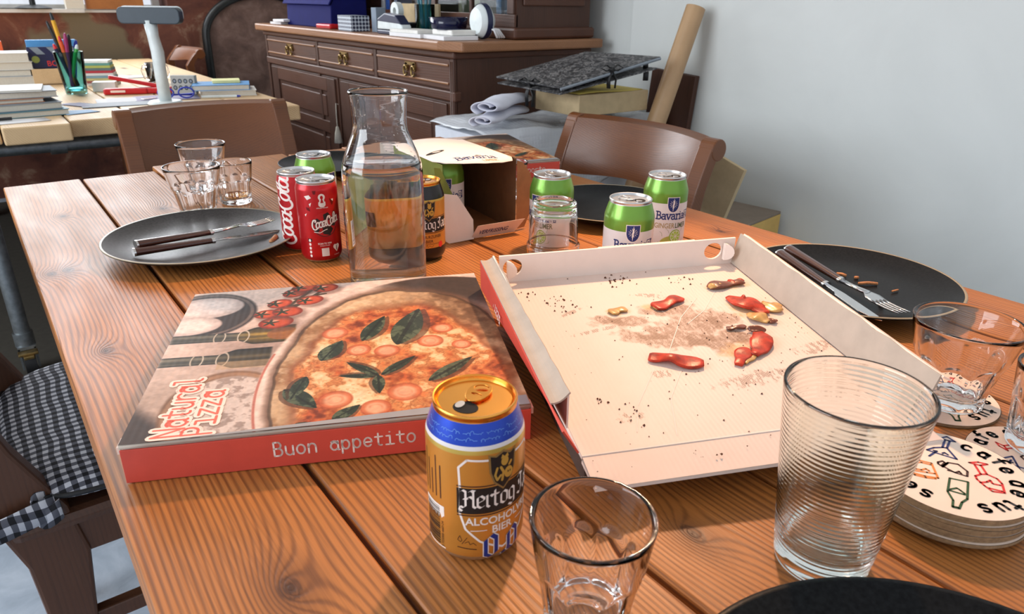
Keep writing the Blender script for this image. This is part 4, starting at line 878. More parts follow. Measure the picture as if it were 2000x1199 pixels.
def filled(r0, r1, z0, z1, name, m, label, x, y, cat='drink'):
    o = fixn(G().lathe([(0.0002, z0), (r0, z0+.0006), (r1, z1), (r1-.0008, z1+.0001), (.0002, z1)], 64).make(name, m, None, smooth=True)); o.location = (x, y, TZ); return tag(o, label, cat)
tumbler('empty faceted tumbler nearest the front, beside the gold can', .2325, .2290, .0368, .0262, .0815, rz=.2)
tumbler('faceted tumbler standing on a coaster behind the tall glass', .690, .2205, .0470, .0295, .0830, rz=.5)
tumbler('empty faceted tumbler right behind the grey plate', .279, 1.268, .0462, .0285, .0880, rz=.1)
tumbler('faceted tumbler with a brown drink left in its base', .360, 1.325, .0355, .0270, .0760, rz=.3)
filled(.0195, .0225, .0095, .0150, 'drink_remains', M['juice'], 'last brown drops in the tumbler behind the grey plate', .360, 1.325)
tumbler('faceted tumbler at the back of the left trio, before the chair', .343, 1.455, .0455, .0290, .0900, rz=.0)
tumbler('faceted tumbler cut by the right edge, standing on a coaster', .672, .1360, .0350, .0270, .0760, rz=.8)
tumbler('small tumbler peeping out behind the cardboard carton', .800, 1.075, .0350, .0260, .0700, rz=.8)
# upturned glass with a collar
H_ = .098
outer = [(.0002, H_-.004), (.020, H_-.004), (.0255, H_-.001), (.029, H_-.002), (.0312, H_-.006), (.0302, H_-.0085), (.0318, H_-.012), (.0312, H_-.015), (.0322, H_-.019), (.0345, .045), (.0352, .0372), (.0376, .0352), (.0378, .0330), (.0372, .0305), (.0385, .0), (.0380, -.0)]
outer = [(r, z) for r, z in outer]
inner = [(.0362, .0003), (.0350, .030), (.0328, .045), (.0300, H_-.022), (.026, H_-.016), (.0002, H_-.014)]
inv = fixn(shell(lerp_prof(outer, 60), lerp_prof(inner, 24), 80).make('upturned_glass', M['glass'], None, smooth=True)); inv.location = (.6215, .7300, TZ); tag(inv, 'clear stacking glass turned upside down behind the open box', 'glass')
# tall ribbed glass
h = .1350; rim, base = .0440, .0300
ro = lambda z: base+(rim-base)*(z/h)
zz = np.linspace(.012, h-.004, 250)
outer = [(.0002, .0015), (base*.7, .0015), (base*.9, 0), (base*.985, .0012)]+[(ro(.005), .005), (ro(.010), .010)]+[(ro(z)+.00011*math.sin(z*2*PI/.0034), z) for z in zz]+[(rim, h-.002), (rim-.0004, h-.0003), (rim-.001, h)]
inner = [(rim-.0018, h-.0004)]+[(ro(z)-.0022, z) for z in np.linspace(h-.003, .022, 14)]+[(base-.004, .016), (base*.6, .0125), (.0002, .0115)]
pint = fixn(shell(outer, inner, 96).make('tall_glass', M['glass_green'], None, smooth=True)); pint.location = (.3985, .1745, TZ); tag(pint, 'tall empty flared glass with fine horizontal ribs', 'glass')
# carafe with water
co = [(.0002, .003), (.035, .003), (.044, .0006), (.0475, .0), (.0495, .003), (.0500, .010), (.0502, .05), (.0505, .100), (.0506, .140), (.0504, .150), (.0490, .1600), (.0455, .1720), (.0400, .1850), (.0355, .1950), (.0333, .2020), (.0326, .2080), (.0327, .2180), (.0336, .2320), (.0350, .2430), (.0358, .2455), (.0360, .2468), (.0356, .2480)]
ci = [(.0347, .2478), (.0341, .2455), (.0334, .2420), (.0318, .2320), (.0309, .2180), (.0308, .2080), (.0315, .2020), (.0337, .1950), (.0382, .1850), (.0437, .1720), (.0472, .1600), (.0486, .150), (.0488, .140), (.0487, .100), (.0484, .05), (.0482, .012), (.046, .0075), (.0002, .0065)]
cx0, cy0 = .3995, .8035
car = fixn(shell(lerp_prof(co, 110), lerp_prof(ci, 80), 96).make('carafe', M['glass'], None, smooth=True)); car.location = (cx0, cy0, TZ); tag(car, 'tall glass carafe two thirds full of water', 'carafe')
wi = [(r+.0002, z) for r, z in ci[::-1] if z < .158 and r > .001]; wl = .1630
wi = [(.0002, .0063)]+wi+[(np.interp(wl, [.16, .172], [.0474, .0439]), wl), (.0455, wl-.0005), (.0002, wl-.0005)]
wtr = fixn(G().lathe(wi, 96).make('carafe_water', M['water'], None, smooth=True)); wtr.location = (cx0, cy0, TZ); wtr.parent = None; tag(wtr, 'still water standing in the glass carafe', 'water')
g = G(); rnd = random.Random(11)
bz = [p for p in ci[1:13]][::-1]
for _ in range(170):
    z = rnd.uniform(.168, .243); a = rnd.uniform(0, 2*PI); r = float(np.interp(z, [p[1] for p in bz], [p[0] for p in bz]))-.0001; q = rnd.choice((.0004, .0006, .0009)); c = Vector((r*math.sin(a), -r*math.cos(a), z)); n_ = Vector((-math.sin(a), math.cos(a), 0)); u_ = Vector((math.cos(a), math.sin(a), 0)); w_ = Vector((0, 0, 1))
    vs = [tuple(c+u_*q*math.cos(k*PI/3)+w_*q*1.2*math.sin(k*PI/3)) for k in range(6)]+[tuple(c+n_*q*.7)]; g.add(vs, [(k, (k+1) % 6, 6) for k in range(6)])
dr = g.make('water_droplets', M['water'], car, smooth=True); dr['kind'] = 'stuff'

# ------------------------------------------------------------------ plates and cutlery
def plate(label, x, y, z, R, m, rimm, tilt=(0, 0, 0), group='flat stoneware dinner plates'):
    t = thing('dinner_plate', label, 'plate', (x, y, z), group=group, rot=tilt)
    k = R/.138
    prof = [(.0002, .003), (.060*k, .003), (.068*k, .0005), (.074*k, .0002), (.078*k, .002), (.098*k, .0075), (.120*k, .0125), (.1345*k, .0185), (.1375*k, .0205)]
    prof2 = [(.1380*k, .0215), (.1372*k, .0224), (.1345*k, .0220)]
    prof3 = [(.1345*k, .0220), (.120*k, .0165), (.104*k, .0118), (.090*k, .0092), (.070*k, .0080), (.0002, .0078)]
    g = G().lathe(prof+prof2[:1], 96); g.make('underside', m, t, smooth=True)
    G().lathe([prof[-1]]+prof2, 96).make('rim', rimm, t, smooth=True)
    G().lathe(prof3, 96).make('plate_face', m, t, smooth=True); return t
plate('grey plate with crossed cutlery on the left', .243, 1.096, TZ, .1390, M['plate_grey'], M['rim_buff'])
plate('large black plate with cutlery and crumbs beside the right wall', .878, .432, TZ, .136, M['plate'], M['rim_buff'])
plate('black plate behind the ginger lime cans, before the right chair', .880, .884, TZ, .128, M['plate'], M['rim_buff'])
plate('black plate cut off at the front edge, below the tall glass', .284, .018, TZ, .156, M['plate'], M['plate'])
plate('dark plate mostly hidden between the cans and the far box', .610, 1.475, TZ, .110, M['plate'], M['plate'])
def cutlery(kind, label, p, q, z, tilt=0.0, roll=0.0):
    """handle end p -> tip q; local x runs along the piece"""
    L = math.hypot(q[0]-p[0], q[1]-p[1]); t = thing('table_'+kind, label, kind, (p[0], p[1], z), rot=(roll, tilt, math.atan2(q[1]-p[1], q[0]-p[0])), group='dark handled steel cutlery')
    hl = L*.50; g = G(); n = 10
    g.tube([(hl*i/n, 0, 0) for i in range(n+1)], [.0048+.0024*(1-i/n) for i in range(n+1)], 14, 0, True, (1.15, .8)); g.make('handle', M['handle'], t, smooth=False, angle=50)
    G().tube([(-.0022, 0, 0), (.0004, 0, 0)], .0074, 14, 0, True, (1.15, .8)).tube([(hl-.0005, 0, 0), (hl+.004, 0, 0)], .0055, 14, 0, True, (1.15, .8)).make('ferrule', M['steel'], t, angle=50)
    g = G(); b = L-hl
    if kind == 'knife':
        pts = [(hl+.004, -.0032), (hl+b*.22, -.0036), (hl+b*.3, -.0082), (hl+b*.75, -.0090), (hl+b*.95, -.0035), (L, .0025), (hl+b*.9, .0058), (hl+b*.3, .0058), (hl+.004, .0032)]
        g.prism(pts, -.0007, .0007); g.make('blade', M['steel'], t, bevel=.0003)
    else:
        g.tube([(hl+.003, 0, 0), (hl+b*.2, 0, .001), (hl+b*.45, 0, .004)], [.0034, .0026, .0034], 10, 0, True, (1.3, .6))
        def sp(u, v): w = .0105*(.42+.58*min(1, v*2.2)); return (hl+b*(.43+.2*v), (u-.5)*2*w, .004-.002*v+.003*abs(2*u-1)*0)
        g.sheet(sp, 6, 6); g.make('neck', M['steel'], t, smooth=True, solid=.0014)
        for k in range(4):
            G().tube([(hl+b*(.62+.38*s_), (-.0081+k*.0054), .002+.004*s_*s_) for s_ in (0, .25, .5, .75, 1)], [.0015, .0015, .0014, .0012, .0006], 6).make('tine', M['steel'], t, smooth=True)
    return t
cutlery('knife', 'knife with dark handle in front on the grey plate', (.142, 1.062), (.350, 1.070), TZ+.0205, .035)
cutlery('fork', 'fork with dark handle behind the knife on the grey plate', (.148, 1.074), (.352, 1.104), TZ+.0275, .045)
cutlery('fork', 'fork with dark handle on the large black plate', (.905, .538), (.820, .330), TZ+.0245, .040)
cutlery('knife', 'knife with dark handle beside the fork on the black plate', (.880, .535), (.787, .340), TZ+.0235, .036)
M['bit'] = mat('crust_bit', rgb(196, 130, 80), 0.6, 0, 0.3, 300, 0.2, 300)
def bit(path, r, label):
    o = G().tube(path, r, 7).make('crust_bit', M['bit'], None, smooth=True); return tag(o, label, 'crumb', 'crust bits on the plates')
zz = TZ+.0102
for (pp, r, lb) in (([(.895, .425, zz), (.905, .418, zz+.001), (.915, .410, zz)], .0020, 'long thin crust shred at the middle of the black plate'), ([(.905, .462, zz), (.907, .456, zz+.001), (.908, .450, zz)], .0022, 'small crust crumb above the long shred, beside the fork handle'), ([(.912, .440, zz), (.916, .437, zz)], .0020, 'tiny round crust crumb just above the long shred'), ([(.852, .371, zz), (.858, .374, zz+.002), (.864, .377, zz)], .0032, 'pale crust lump beside the fork tines on the black plate'), ([(.905, .385, zz), (.916, .383, zz)], .0012, 'thin pale crust sliver right of centre on the black plate'), ([(.320, 1.026, zz+.002), (.327, 1.033, zz+.003), (.333, 1.041, zz+.004)], .0038, 'crust crumb lying on the right of the grey plate')):
    bit(pp, r, lb)

# ------------------------------------------------------------------ beer mats
M['mat_white'] = mat('coaster_face', rgb(240, 218, 202), 0.7, 0, 0.03); M['mat_edge'] = mat('coaster_edge', rgb(148, 122, 90), 0.8, 0, 0.25, 300)
ICON = {'navy': [[(39.8, 24.9), (46.8, 22.8), (44.5, 15.4), (41.7, 19.7), (39.8, 24.9)], [(40.4, 21.5), (27.9, 17.8)], [(41.4, 18.3), (29.9, 15.3)], [(14.2, 23.4), (21.7, 21.7), (27.9, 17.8), (29.9, 15.3), (20.3, 3.7), (17.3, 13.0), (14.2, 23.4)], [(7.2, 18.4), (19.1, 18.0), (17.8, 19.9)], [(19.6, 14.0), (21.8, 13.4), (20.8, 10.5)]],
 'orange': [[(-11.0, 25.3), (-4.8, 20.3), (-1.1, 12.9)], [(-13.2, 23.4), (-6.3, 17.9), (-3.6, 12.2)], [(-11.0, 25.3), (-24.9, 15.6), (-26.3, 13.3)], [(-1.1, 12.9), (-16.2, 1.1)], [(-24.9, 15.6), (-21.6, 8.2), (-16.2, 1.1)], [(-26.3, 13.3), (-23.0, 6.8), (-18.3, 1.8)], [(-21.1, 16.2), (-15.7, 9.4), (-12.7, 5.1)], [(-18.0, 16.5), (-15.9, 13.3), (-11.8, 12.0), (-12.5, 9.2)]],
 'brown': [[(4.6, 10.6), (8.9, 9.2), (8.1, 7.2), (1.5, 6.7), (2.4, 9.6), (4.6, 10.6)], [(2.2, 6.2), (10.2, 5.7), (14.2, 0.2), (10.4, -8.1), (3.7, -10.7), (1.1, -3.1), (2.2, 6.2)], [(10.2, 5.7), (0.8, 5.6)], [(-0.2, 1.2), (1.8, -3.6), (5.3, -4.4), (3.7, -6.6)]],
 'red': [[(23.5, -3.8), (29.8, -7.5), (32.7, -13.0), (26.6, -10.4), (23.5, -3.8)], [(23.9, -7.6), (14.9, -15.5)], [(27.0, -10.7), (18.7, -18.2)], [(9.3, -14.0), (14.9, -15.5), (18.7, -18.2), (18.9, -25.0), (15.4, -29.7), (5.0, -35.5), (-0.2, -29.4), (2.2, -23.3), (6.0, -16.5), (9.3, -14.0)], [(3.7, -19.7), (8.5, -22.3), (12.7, -22.9), (9.7, -25.6), (12.2, -29.8)], [(2.0, -26.4), (5.7, -33.7)]],
 'green': [[(-9.1, -4.0), (-2.9, -14.1), (-24.5, -22.6), (-31.4, -22.0), (-40.0, -23.9), (-42.0, -20.3), (-34.0, -17.2), (-26.8, -10.3), (-9.1, -4.0)], [(-22.5, -10.3), (-17.2, -12.5), (-17.9, -15.1), (-19.3, -18.7)], [(-24.5, -10.4), (-20.7, -19.3)], [(-41.0, -20.3), (-39.4, -22.9)]]}
def coaster(label, x, y, z, rz=0, printed=True, r=.0555, group='round cardboard coasters', face_m=None):
    t = thing('coaster', label, 'coaster', (x, y, z), rz, group)
    G().lathe([(.0002, 0), (r, 0), (r+.0001, .0014), (r, .0026)], 80).make('board', M['mat_edge'], t, angle=40)
    G().lathe([(r-.0004, .00265), (.0002, .0028)], 80).make('paper_face', face_m or M['mat_white'], t)
    if printed:
        up_ = lambda a, b: (a, b, .00295)
        for (ch, px, py) in (('c', 43.0, 6.4), ('a', 43.6, -5.9), ('f', 42.5, -16.5), ('e', 36.0, -24.8), ('d', 24.4, -36.2), ('e', 12.1, -41.4), ('t', -4.3, -43.5), ('u', -13.8, -40.5), ('s', -24.8, -34.4), ('s', -41.5, -2.1), ('e', -40.6, 9.5), ('i', -37, 19), ('e', 25.5, 35)):
            a = math.atan2(py, px)-PI/2; s_ = .0082; ox, oy = -.45, -.5; c, q = math.cos(a), math.sin(a)
            d = D()
            for pth in MONO[ch]: d.stroke([(px*.001+((xx+ox)*c-(yy+oy)*q)*s_, py*.001+((xx+ox)*q+(yy+oy)*c)*s_) for xx, yy in pth], .0025)
            d.build('letter', M['ink_black'], up_, t)
        for k, nm in (('navy', 'cocktail_drawing'), ('orange', 'tumbler_drawing'), ('brown', 'mug_drawing'), ('red', 'wine_glass_drawing'), ('green', 'bottle_drawing')):
            d = D()
            for pth in ICON[k]: d.stroke([(a*.001, b*.001) for a, b in pth], .0017)
            d.build(nm, M['ink_'+k], up_, t)
    return t
SX, SY = .530, .1540
coaster('bottom coaster of the pile, slid out to the left', SX+.006, SY+.009, TZ, printed=False, face_m=M['grey_card'])
rnd = random.Random(2)
for i in range(8): coaster('plain brown coaster edge, %s from the bottom of the pile' % ('second', 'third', 'fourth', 'fifth', 'sixth', 'seventh', 'eighth', 'ninth')[i], SX+rnd.uniform(-.0012, .0012), SY+rnd.uniform(-.0012, .0012), TZ+.0029*(i+1), printed=False, group='coasters inside the pile')
coaster('top coaster of the pile with coloured drinks drawings and ring of letters', SX, SY, TZ+.0029*9, 0)
coaster('printed coaster under the faceted tumbler behind the tall glass', .690, .2320, TZ-.0028+.0001, .35, r=.055); coaster('printed coaster under the tumbler at the right edge', .648, .1270, TZ-.0027, 1.9, r=.055)
for o in list(sc.objects):
    if o.name.startswith('coaster') and o.parent is None and o.location.z < TZ-.001: o.location.z = TZ
for o in list(sc.objects):
    if o.name.startswith('tumbler') and o.type == 'MESH' and o.location.x > .66 and o.location.y < .25: o.location.z = TZ+.0031
tag(G().prism([(0, 0), (.016, .004), (.014, .012), (.004, .010)], 0, .0012, 0).make('torn_card_scrap', M['kraft_dark'], None, loc=(.612, .196, TZ), rot=(.1, .1, .3)), 'small torn scrap of corrugated card between box and coasters', 'scrap')

# ------------------------------------------------------------------ torn drinks carton
ct = thing('drinks_carton', 'torn open cardboard carton of ginger lime cans, white outside and brown inside', 'carton', (.5520, .9080, TZ), -.10)
W_, Dp, Hc = .128, .185, .120
G().box(W_-.0008, W_, .0, Dp, .0, Hc).make('right_panel', M['kraft_dark'], ct)
G().box(0, W_, Dp-.0008, Dp, 0, Hc).make('back_panel', M['kraft_dark'], ct)
G().box(0, W_, .004, Dp, 0, .0008).make('bottom_panel', M['kraft'], ct)
M['olive'] = mat('olive_card', rgb(104, 112, 34), 0.6, 0, 0.15, 60)
G().prism([(.0, .03), (.03, 0), (Dp, 0), (Dp, Hc), (.004, Hc)], 0, .0008, 0, lambda a, b, z: (z, a, b)).make('left_panel', M['olive'], ct)
G().prism([(-.014, Hc*.62), (-.014, Hc-.002), (-.004, Hc-.004), (.014, Hc*.60)][::-1], 0, .0006, 0, lambda a, b, z: (a, -.004-z+.02*(b-Hc*.6)/Hc, b)).make('green_end_flap', M['olive'], ct)
G().prism([(-.003, .004), (.003, .0), (.046, .001), (.046, .032), (.020, .074), (-.010, .080)], 0, .0007, 0, lambda a, b, z: (a, -.008-z+.004*(b/.08), b)).make('white_end_flap', M['white_card'], ct)
G().prism([(.042, .0), (W_-.006, .0), (W_+.004, .029), (.046, .029)], 0, .0007, 0, lambda a, b, z: (a, -.006-.55*b-z, .0012+b*.85)).make('front_flap', M['white_card'], ct)
D().text('VERFRISSING', .052, .008, .0122, 0, .02, .76, shear=.25).build('flap_lettering', M['ink_navy'], lambda a, b: (a, -.0072-.55*b, .0016+b*.85), ct)
G().prism([(0, .004), (0, Hc-.004), (.012, Hc-.008), (.030, Hc*.76), (.037, Hc*.5), (.032, Hc*.25), (.018, .004)], 0, .0008, 0, lambda a, b, z: (W_+a*.985, -.002+a*.20-z, b)).make('right_flap', M['kraft'], ct)
def topfn(a, b, z): return (a, b, Hc+z+.012*math.sin(PI*min(1, max(0, (a+.01)/W_)))*.5-.10*max(0, .012-b)-.02*max(0, a-.09))
pts = [(-.004, .19), (-.006, .03), (.006, .002), (.03, -.020), (.06, -.034), (.09, -.036), (.118, -.022), (W_, .0), (W_, .19)]
def curve_sheet():
    g = G(); nu, nv = 24, 12
    def edge(u): a = u*(W_+.004)-.004; return float(np.interp(a, [-.004, .006, .03, .06, .09, .118, W_], [.03, .006, -.012, -.024, -.022, -.006, .016]))
    g.sheet(lambda u, v: topfn(u*(W_+.004)-.004, edge(u)+(Dp-edge(u))*v, 0), nu, nv); return g
curve_sheet().make('top_panel', M['white_card'], ct, smooth=True, solid=.0008)
lift = lambda a, b: topfn(a, b, .0006)
D().ell(.022, .075, .019, .0065, 20, rot=.3).build('hand_hole', M['dark_in'], lift, ct); 
d = D(); d.poly([(.062, .018), (.074, .016), (.068, .022)]); d.build('tear_slit', M['dark_in'], lift, ct)
D().glyphs(SERIF, 'Bavaria', .026, .004, .0115, .20, adv=SEADV, ang=-.05).build('top_lettering', M['ink_navy'], lift, ct)
D().text('LIMER', .062, -.014, .0130, 0, .015, .8, ang=.02).build('lime_lettering', mat('tan_lettering', rgb(150, 136, 100), .6), lift, ct)
pc = _p = on((.5520, .9080), -.10, .036, .075); dup(bav, (pc[0], pc[1], TZ+.0010), face(*pc)+.10, 'ginger lime can still standing inside the torn carton')
# ------------------------------------------------------------------ chairs
def chair(name, label, loc, rz, w=.44, h=.83, m='chair_wood', rail_h=.14, group=None):
    t = thing(name, label, 'chair', loc, rz, group); mm = M[m]
    def rp(u, v, th):   # top rail: bowed in plan, rolled back at the top
        x = (u-.5)*(w-.045); y = .205-.055*(2*u-1)**2+.012*math.sin(v*2.6)+.045*v*v+th; z = h-rail_h+v*rail_h-.012*(2*u-1)**2*(1-v)*0-.010*math.cos(u*PI*2)*(1-v)*.6
        return (x, y, z)
    g = G(); n, k = 28, 10; out = []
    for i in range(n+1):
        u = i/n; ring = [rp(u, j/k, -.011) for j in range(k+1)]
        top = rp(u, 1, 0); ring += [(top[0], top[1]+.013*math.sin(a)*1.15-.011*math.cos(a)*(1 if a < PI/2 else 1)*.9, top[2]-.008+.016*math.sin(a)) for a in (PI*.25, PI*.5, PI*.75)]
        ring += [rp(u, 1-j/k, .012 if j else .022) for j in range(k+1)]; out.append(ring)
    L = len(out[0]); g.add([p for r in out for p in r], [(i*L+j, i*L+(j+1) % L, (i+1)*L+(j+1) % L, (i+1)*L+j) for i in range(n) for j in range(L)]+[tuple(range(L))[::-1], tuple(range(n*L, n*L+L))])
    fixn(g.make('top_rail', mm, t, angle=45))
    for s in (-1, 1):
        x = s*(w/2-.006); g = G(); hw = .019
        path = [(.235, .0), (.200, .20), (.172, .40), (.160, .52)]+[(rp(0, v_, 0)[1]+.004, h-rail_h+v_*rail_h) for v_ in (-.1, .2, .45, .65, .82, .94)]
        vs = []
        for (py, pz) in path:
            d_ = .019 if pz < h-rail_h else .017; vs += [(x-hw, py-d_, pz), (x+hw, py-d_, pz), (x+hw, py+d_, pz), (x-hw, py+d_, pz)]
        n = len(path); g.add(vs, [(a*4+b, a*4+(b+1) % 4, a*4+4+(b+1) % 4, a*4+4+b) for a in range(n-1) for b in range(4)]+[(3, 2, 1, 0), tuple(range(n*4-4, n*4))]); py, pz = path[-1]
        g.tube([(x-hw-.0012, py+.007, pz-.008), (x+hw+.0012, py+.007, pz-.008)], .0250, 20); fixn(g.make('leg', mm, t, bevel=.003))
        g = G(); path = [(s*(w/2-.025), -.185, .43), (s*(w/2-.025), -.19, .0)]
        g.tube(path, [.021, .014], 12); g.make('leg', mm, t, angle=40)
    G().box(-w/2+.01, w/2-.01, -.205, .175, .435, .462).make('seat', mm, t, bevel=.006)
    G().box(-w/2+.03, w/2-.03, -.19, -.17, .385, .435).box(-w/2+.03, w/2-.03, .15, .165, .385, .435).make('apron', mm, t)
    G().box(-w/2+.04, w/2-.04, .145, .165, .56, .60).make('back_slat', mm, t, bevel=.003)
    return t
chair('dining_chair', 'brown wooden chair with curved rail at the far end of the dining table', (.497, 1.800, 0), 0, .40, .832)
chair('dining_chair', 'glossy brown wooden chair at the right side of the table before the pale wall', (1.105, 1.235, 0), -PI/2, .465, .815, rail_h=.135)
chair('dining_chair', 'small looking wooden chair pushed to the far work table near the arch', (.86, 4.45, 0), -PI/2, .44, .82, rail_h=.06)
# chair with a checked cushion on the left
lc = thing('cushioned_chair', 'dark wooden chair with black and white checked cushion on the left', 'chair', (.13, 1.175, 0))
G().box(-.215, .21, -.20, .205, .425, .452).make('seat', M['chair_dark'], lc, bevel=.012)
k = NT('gingham'); k.set(Roughness=0.9); tc = k.n('ShaderNodeTexCoord'); sp = k.n('ShaderNodeSeparateXYZ'); k.l(tc.outputs['Object'], sp.inputs[0])
def stripe(s): return k.math('GREATER_THAN', k.math('FRACT', k.math('MULTIPLY', s, 1/.0150)), .5)
nz = k.noise(tc.outputs['Object'], 14, 2)
zz_ = k.math('MULTIPLY', sp.outputs[2], .55)
a = k.math('ADD', stripe(k.math('ADD', sp.outputs[0], k.math('MULTIPLY', nz, .012))), stripe(k.math('ADD', k.math('ADD', sp.outputs[1], zz_), k.math('MULTIPLY', nz, .010))))
k.l(k.ramp(k.math('MULTIPLY', a, .5), [(0, rgb(196, 198, 206)), (.5, rgb(86, 88, 98)), (1, rgb(18, 18, 24))]), k.b.inputs['Base Color']); k.bump(k.noise(tc.outputs['Object'], 900, 2), .3, .0006); M['gingham'] = k.m
def cush(u, v, s):
    x = (u-.5)*2; y = (v-.5)*2; r = (abs(x)**4.5+abs(y)**4.5)**(1/4.5); q = max(1e-6, max(abs(x), abs(y))); f = q/r if r else 1
    e = max(0, 1-q**5)**.5; return (x*f*.205, y*f*.215, .480+s*(.024*e+.004*math.sin(x*3+y*2)*e)+.004)
g = G().sheet(lambda u, v: cush(u, v, 1), 40, 40); g.sheet(lambda u, v: cush(1-u, v, -1), 40, 40); g.make('cushion', M['gingham'], lc, smooth=True)
g = G().tube([(.205*f_*math.cos(t_), .215*f_*math.sin(t_), .484) for t_ in [i*PI/40 for i in range(81)] for f_ in [1/((abs(math.cos(t_))**4.5+abs(math.sin(t_))**4.5)**(1/4.5))]], .0035, 8); g.make('piping', M['ribbon'], lc, smooth=True)
G().sheet(lambda u, v: (-.155-.16*u, -.205-.012*math.sin(u*3)+.02*u, .492-.034*v-.03*u), 12, 2).make('tie', M['gingham'], lc, smooth=True, solid=.003)
G().sheet(lambda u, v: (-.15-.03*math.sin(u*PI), -.19-.02*u, .485-.03*v+.012*math.sin(u*PI*2)), 10, 2).make('tie_knot', M['gingham'], lc, smooth=True, solid=.004)
def sabre(path, w, d):
    g = G(); vs = []
    for (x, y, z, ww) in path: vs += [(x-ww/2, y-d/2, z), (x+ww/2, y-d/2, z), (x+ww/2, y+d/2, z), (x-ww/2, y+d/2, z)]
    n = len(path); g.add(vs, [(a*4+b, a*4+(b+1) % 4, a*4+4+(b+1) % 4, a*4+4+b) for a in range(n-1) for b in range(4)]+[(3, 2, 1, 0), tuple(range(n*4-4, n*4))]); return g
for s in (-1, 1):
    y = s*.178
    fixn(sabre([(-.205, y, 0, .045), (-.185, y, .12, .052), (-.172, y, .27, .058), (-.168, y, .38, .075), (-.185, y, .46, .085), (-.215, y, .56, .06), (-.255, y, .72, .045), (-.275, y, .84, .04)], 0, .034).make('leg', M['chair_dark'], lc, bevel=.005))
    G().tube([(.185, y, .425), (.185, y, 0)], [.02, .015], 12).make('leg', M['chair_dark'], lc, angle=40)
    G().box(-.15, .17, y-.010, y+.010, .372, .425).make('side_rail', M['chair_dark'], lc, bevel=.003)
    G().box(-.16, .18, y-.010, y+.010, .235, .262).make('stretcher', M['chair_dark'], lc, bevel=.003)
G().sheet(lambda u, v: (-.225-.05*v-.03*math.sin(u*PI)*v, -.17+.34*u, .50+.10*v), 14, 6).make('back_rail', M['chair_dark'], lc, smooth=True, solid=.022)
G().sheet(lambda u, v: (-.275-.03*math.sin(u*PI), -.19+.38*u, .72+.113*v), 14, 6).make('top_rail', M['chair_dark'], lc, smooth=True, solid=.022)

# ------------------------------------------------------------------ far work table
wt = thing('work_table', 'pale plank work table on steel pipes covered with books and papers', 'table', (0, 0, 0))
xs = [-.655, -.475, -.297, -.118, .062, .236, .412, .588, .764, .942]
for i in range(9):
    x0, x1 = xs[i]+.002, xs[i+1]-.002; y0 = [2.5, 2.52, 2.49, 2.51, 2.475, 2.535, 2.50, 2.49, 2.50][i]
    o = G().box(-(x1-x0)/2, (x1-x0)/2, y0-3.6, 4.87-3.6, -.05, 0).make('plank', M['plank_pale'], wt, bevel=.005, seg=3); o.location = ((x0+x1)/2, 3.6, .75-.0006*(i % 2))
for (x, y) in ((-.02, 2.47), (.80, 2.62), (-.02, 4.6), (.80, 4.6)):
    G().tube([(x, y, .10), (x, y, .665)], .0215, 16).tube([(x, y, .10), (x, y, .145)], .027, 16).make('leg', M['steel_pipe'], wt, angle=40)
    G().tube([(x-.016, y, .047), (x+.016, y, .047)], .047, 20).make('caster_wheel', M['rubber'], wt, angle=40)
    G().box(x-.024, x-.018, y-.03, y+.03, .03, .10).box(x+.018, x+.024, y-.03, y+.03, .03, .10).box(x-.024, x+.024, y-.03, y+.03, .095, .105).make('caster_fork', M['steel_pipe'], wt)
    G().box(x-.026, x+.026, y-.058, y-.028, .085, .094).box(x-.014, x+.014, y-.07, y-.05, .078, .088).make('caster_brake', M['brass'], wt, bevel=.002)
for y in (2.62, 4.55): G().tube([(-.70, y, .668), (.92, y, .668)], .0215, 16).make('cross_pipe', M['steel_pipe'], wt, angle=40)
g = G()
for x in (.20, .62): G().tube([(x-.022, 2.62, .668), (x+.022, 2.62, .668)], .028, 16).box(x-.018, x-.008, 2.60, 2.64, .69, .70).box(x+.004, x+.014, 2.60, 2.64, .69, .70).make('pipe_clamp', M['steel_pipe'], wt, angle=40)
T2 = .7506
def block(name, label, cat, c, s, rz, m, group=None, bevel=.001, pages=None, rx=0):
    """a book, pad or box resting at c (centre of its underside)"""
    if pages is None:
        o = G().box(-s[0]/2, s[0]/2, -s[1]/2, s[1]/2, 0, s[2]).make(name, m, None, bevel=bevel); o.location = c; o.rotation_euler = (rx, 0, rz); return tag(o, label, cat, group)
    t = thing(name, label, cat, c, rz, group, rot=(rx, 0, rz)); b = .0018
    G().box(-s[0]/2, s[0]/2, -s[1]/2, s[1]/2, 0, b).box(-s[0]/2, s[0]/2, -s[1]/2, s[1]/2, s[2]-b, s[2]).box(-s[0]/2, -s[0]/2+b, -s[1]/2, s[1]/2, 0, s[2]).make('cover', m, t)
    G().box(-s[0]/2+b, s[0]/2-.003, -s[1]/2+.003, s[1]/2-.003, b, s[2]-b).make('pages', pages, t); return t
M['pages'] = mat('book_pages', rgb(206, 200, 186), 0.85, 0, 0.06, 300, 0.2, 900); M['bk_white'] = mat('white_cover', rgb(222, 220, 214), 0.6); M['bk_blue'] = mat('sky_blue_cover', rgb(84, 150, 206), 0.5); M['bk_grey'] = mat('grey_cover', rgb(126, 134, 142), 0.6); M['bk_tan'] = mat('tan_cover', rgb(176, 120, 84), 0.6)
M['bk_navy'] = mat('navy_cover', rgb(24, 24, 66), 0.5); M['bk_teal'] = mat('teal_cover', rgb(70, 120, 134), 0.5)
bz = T2
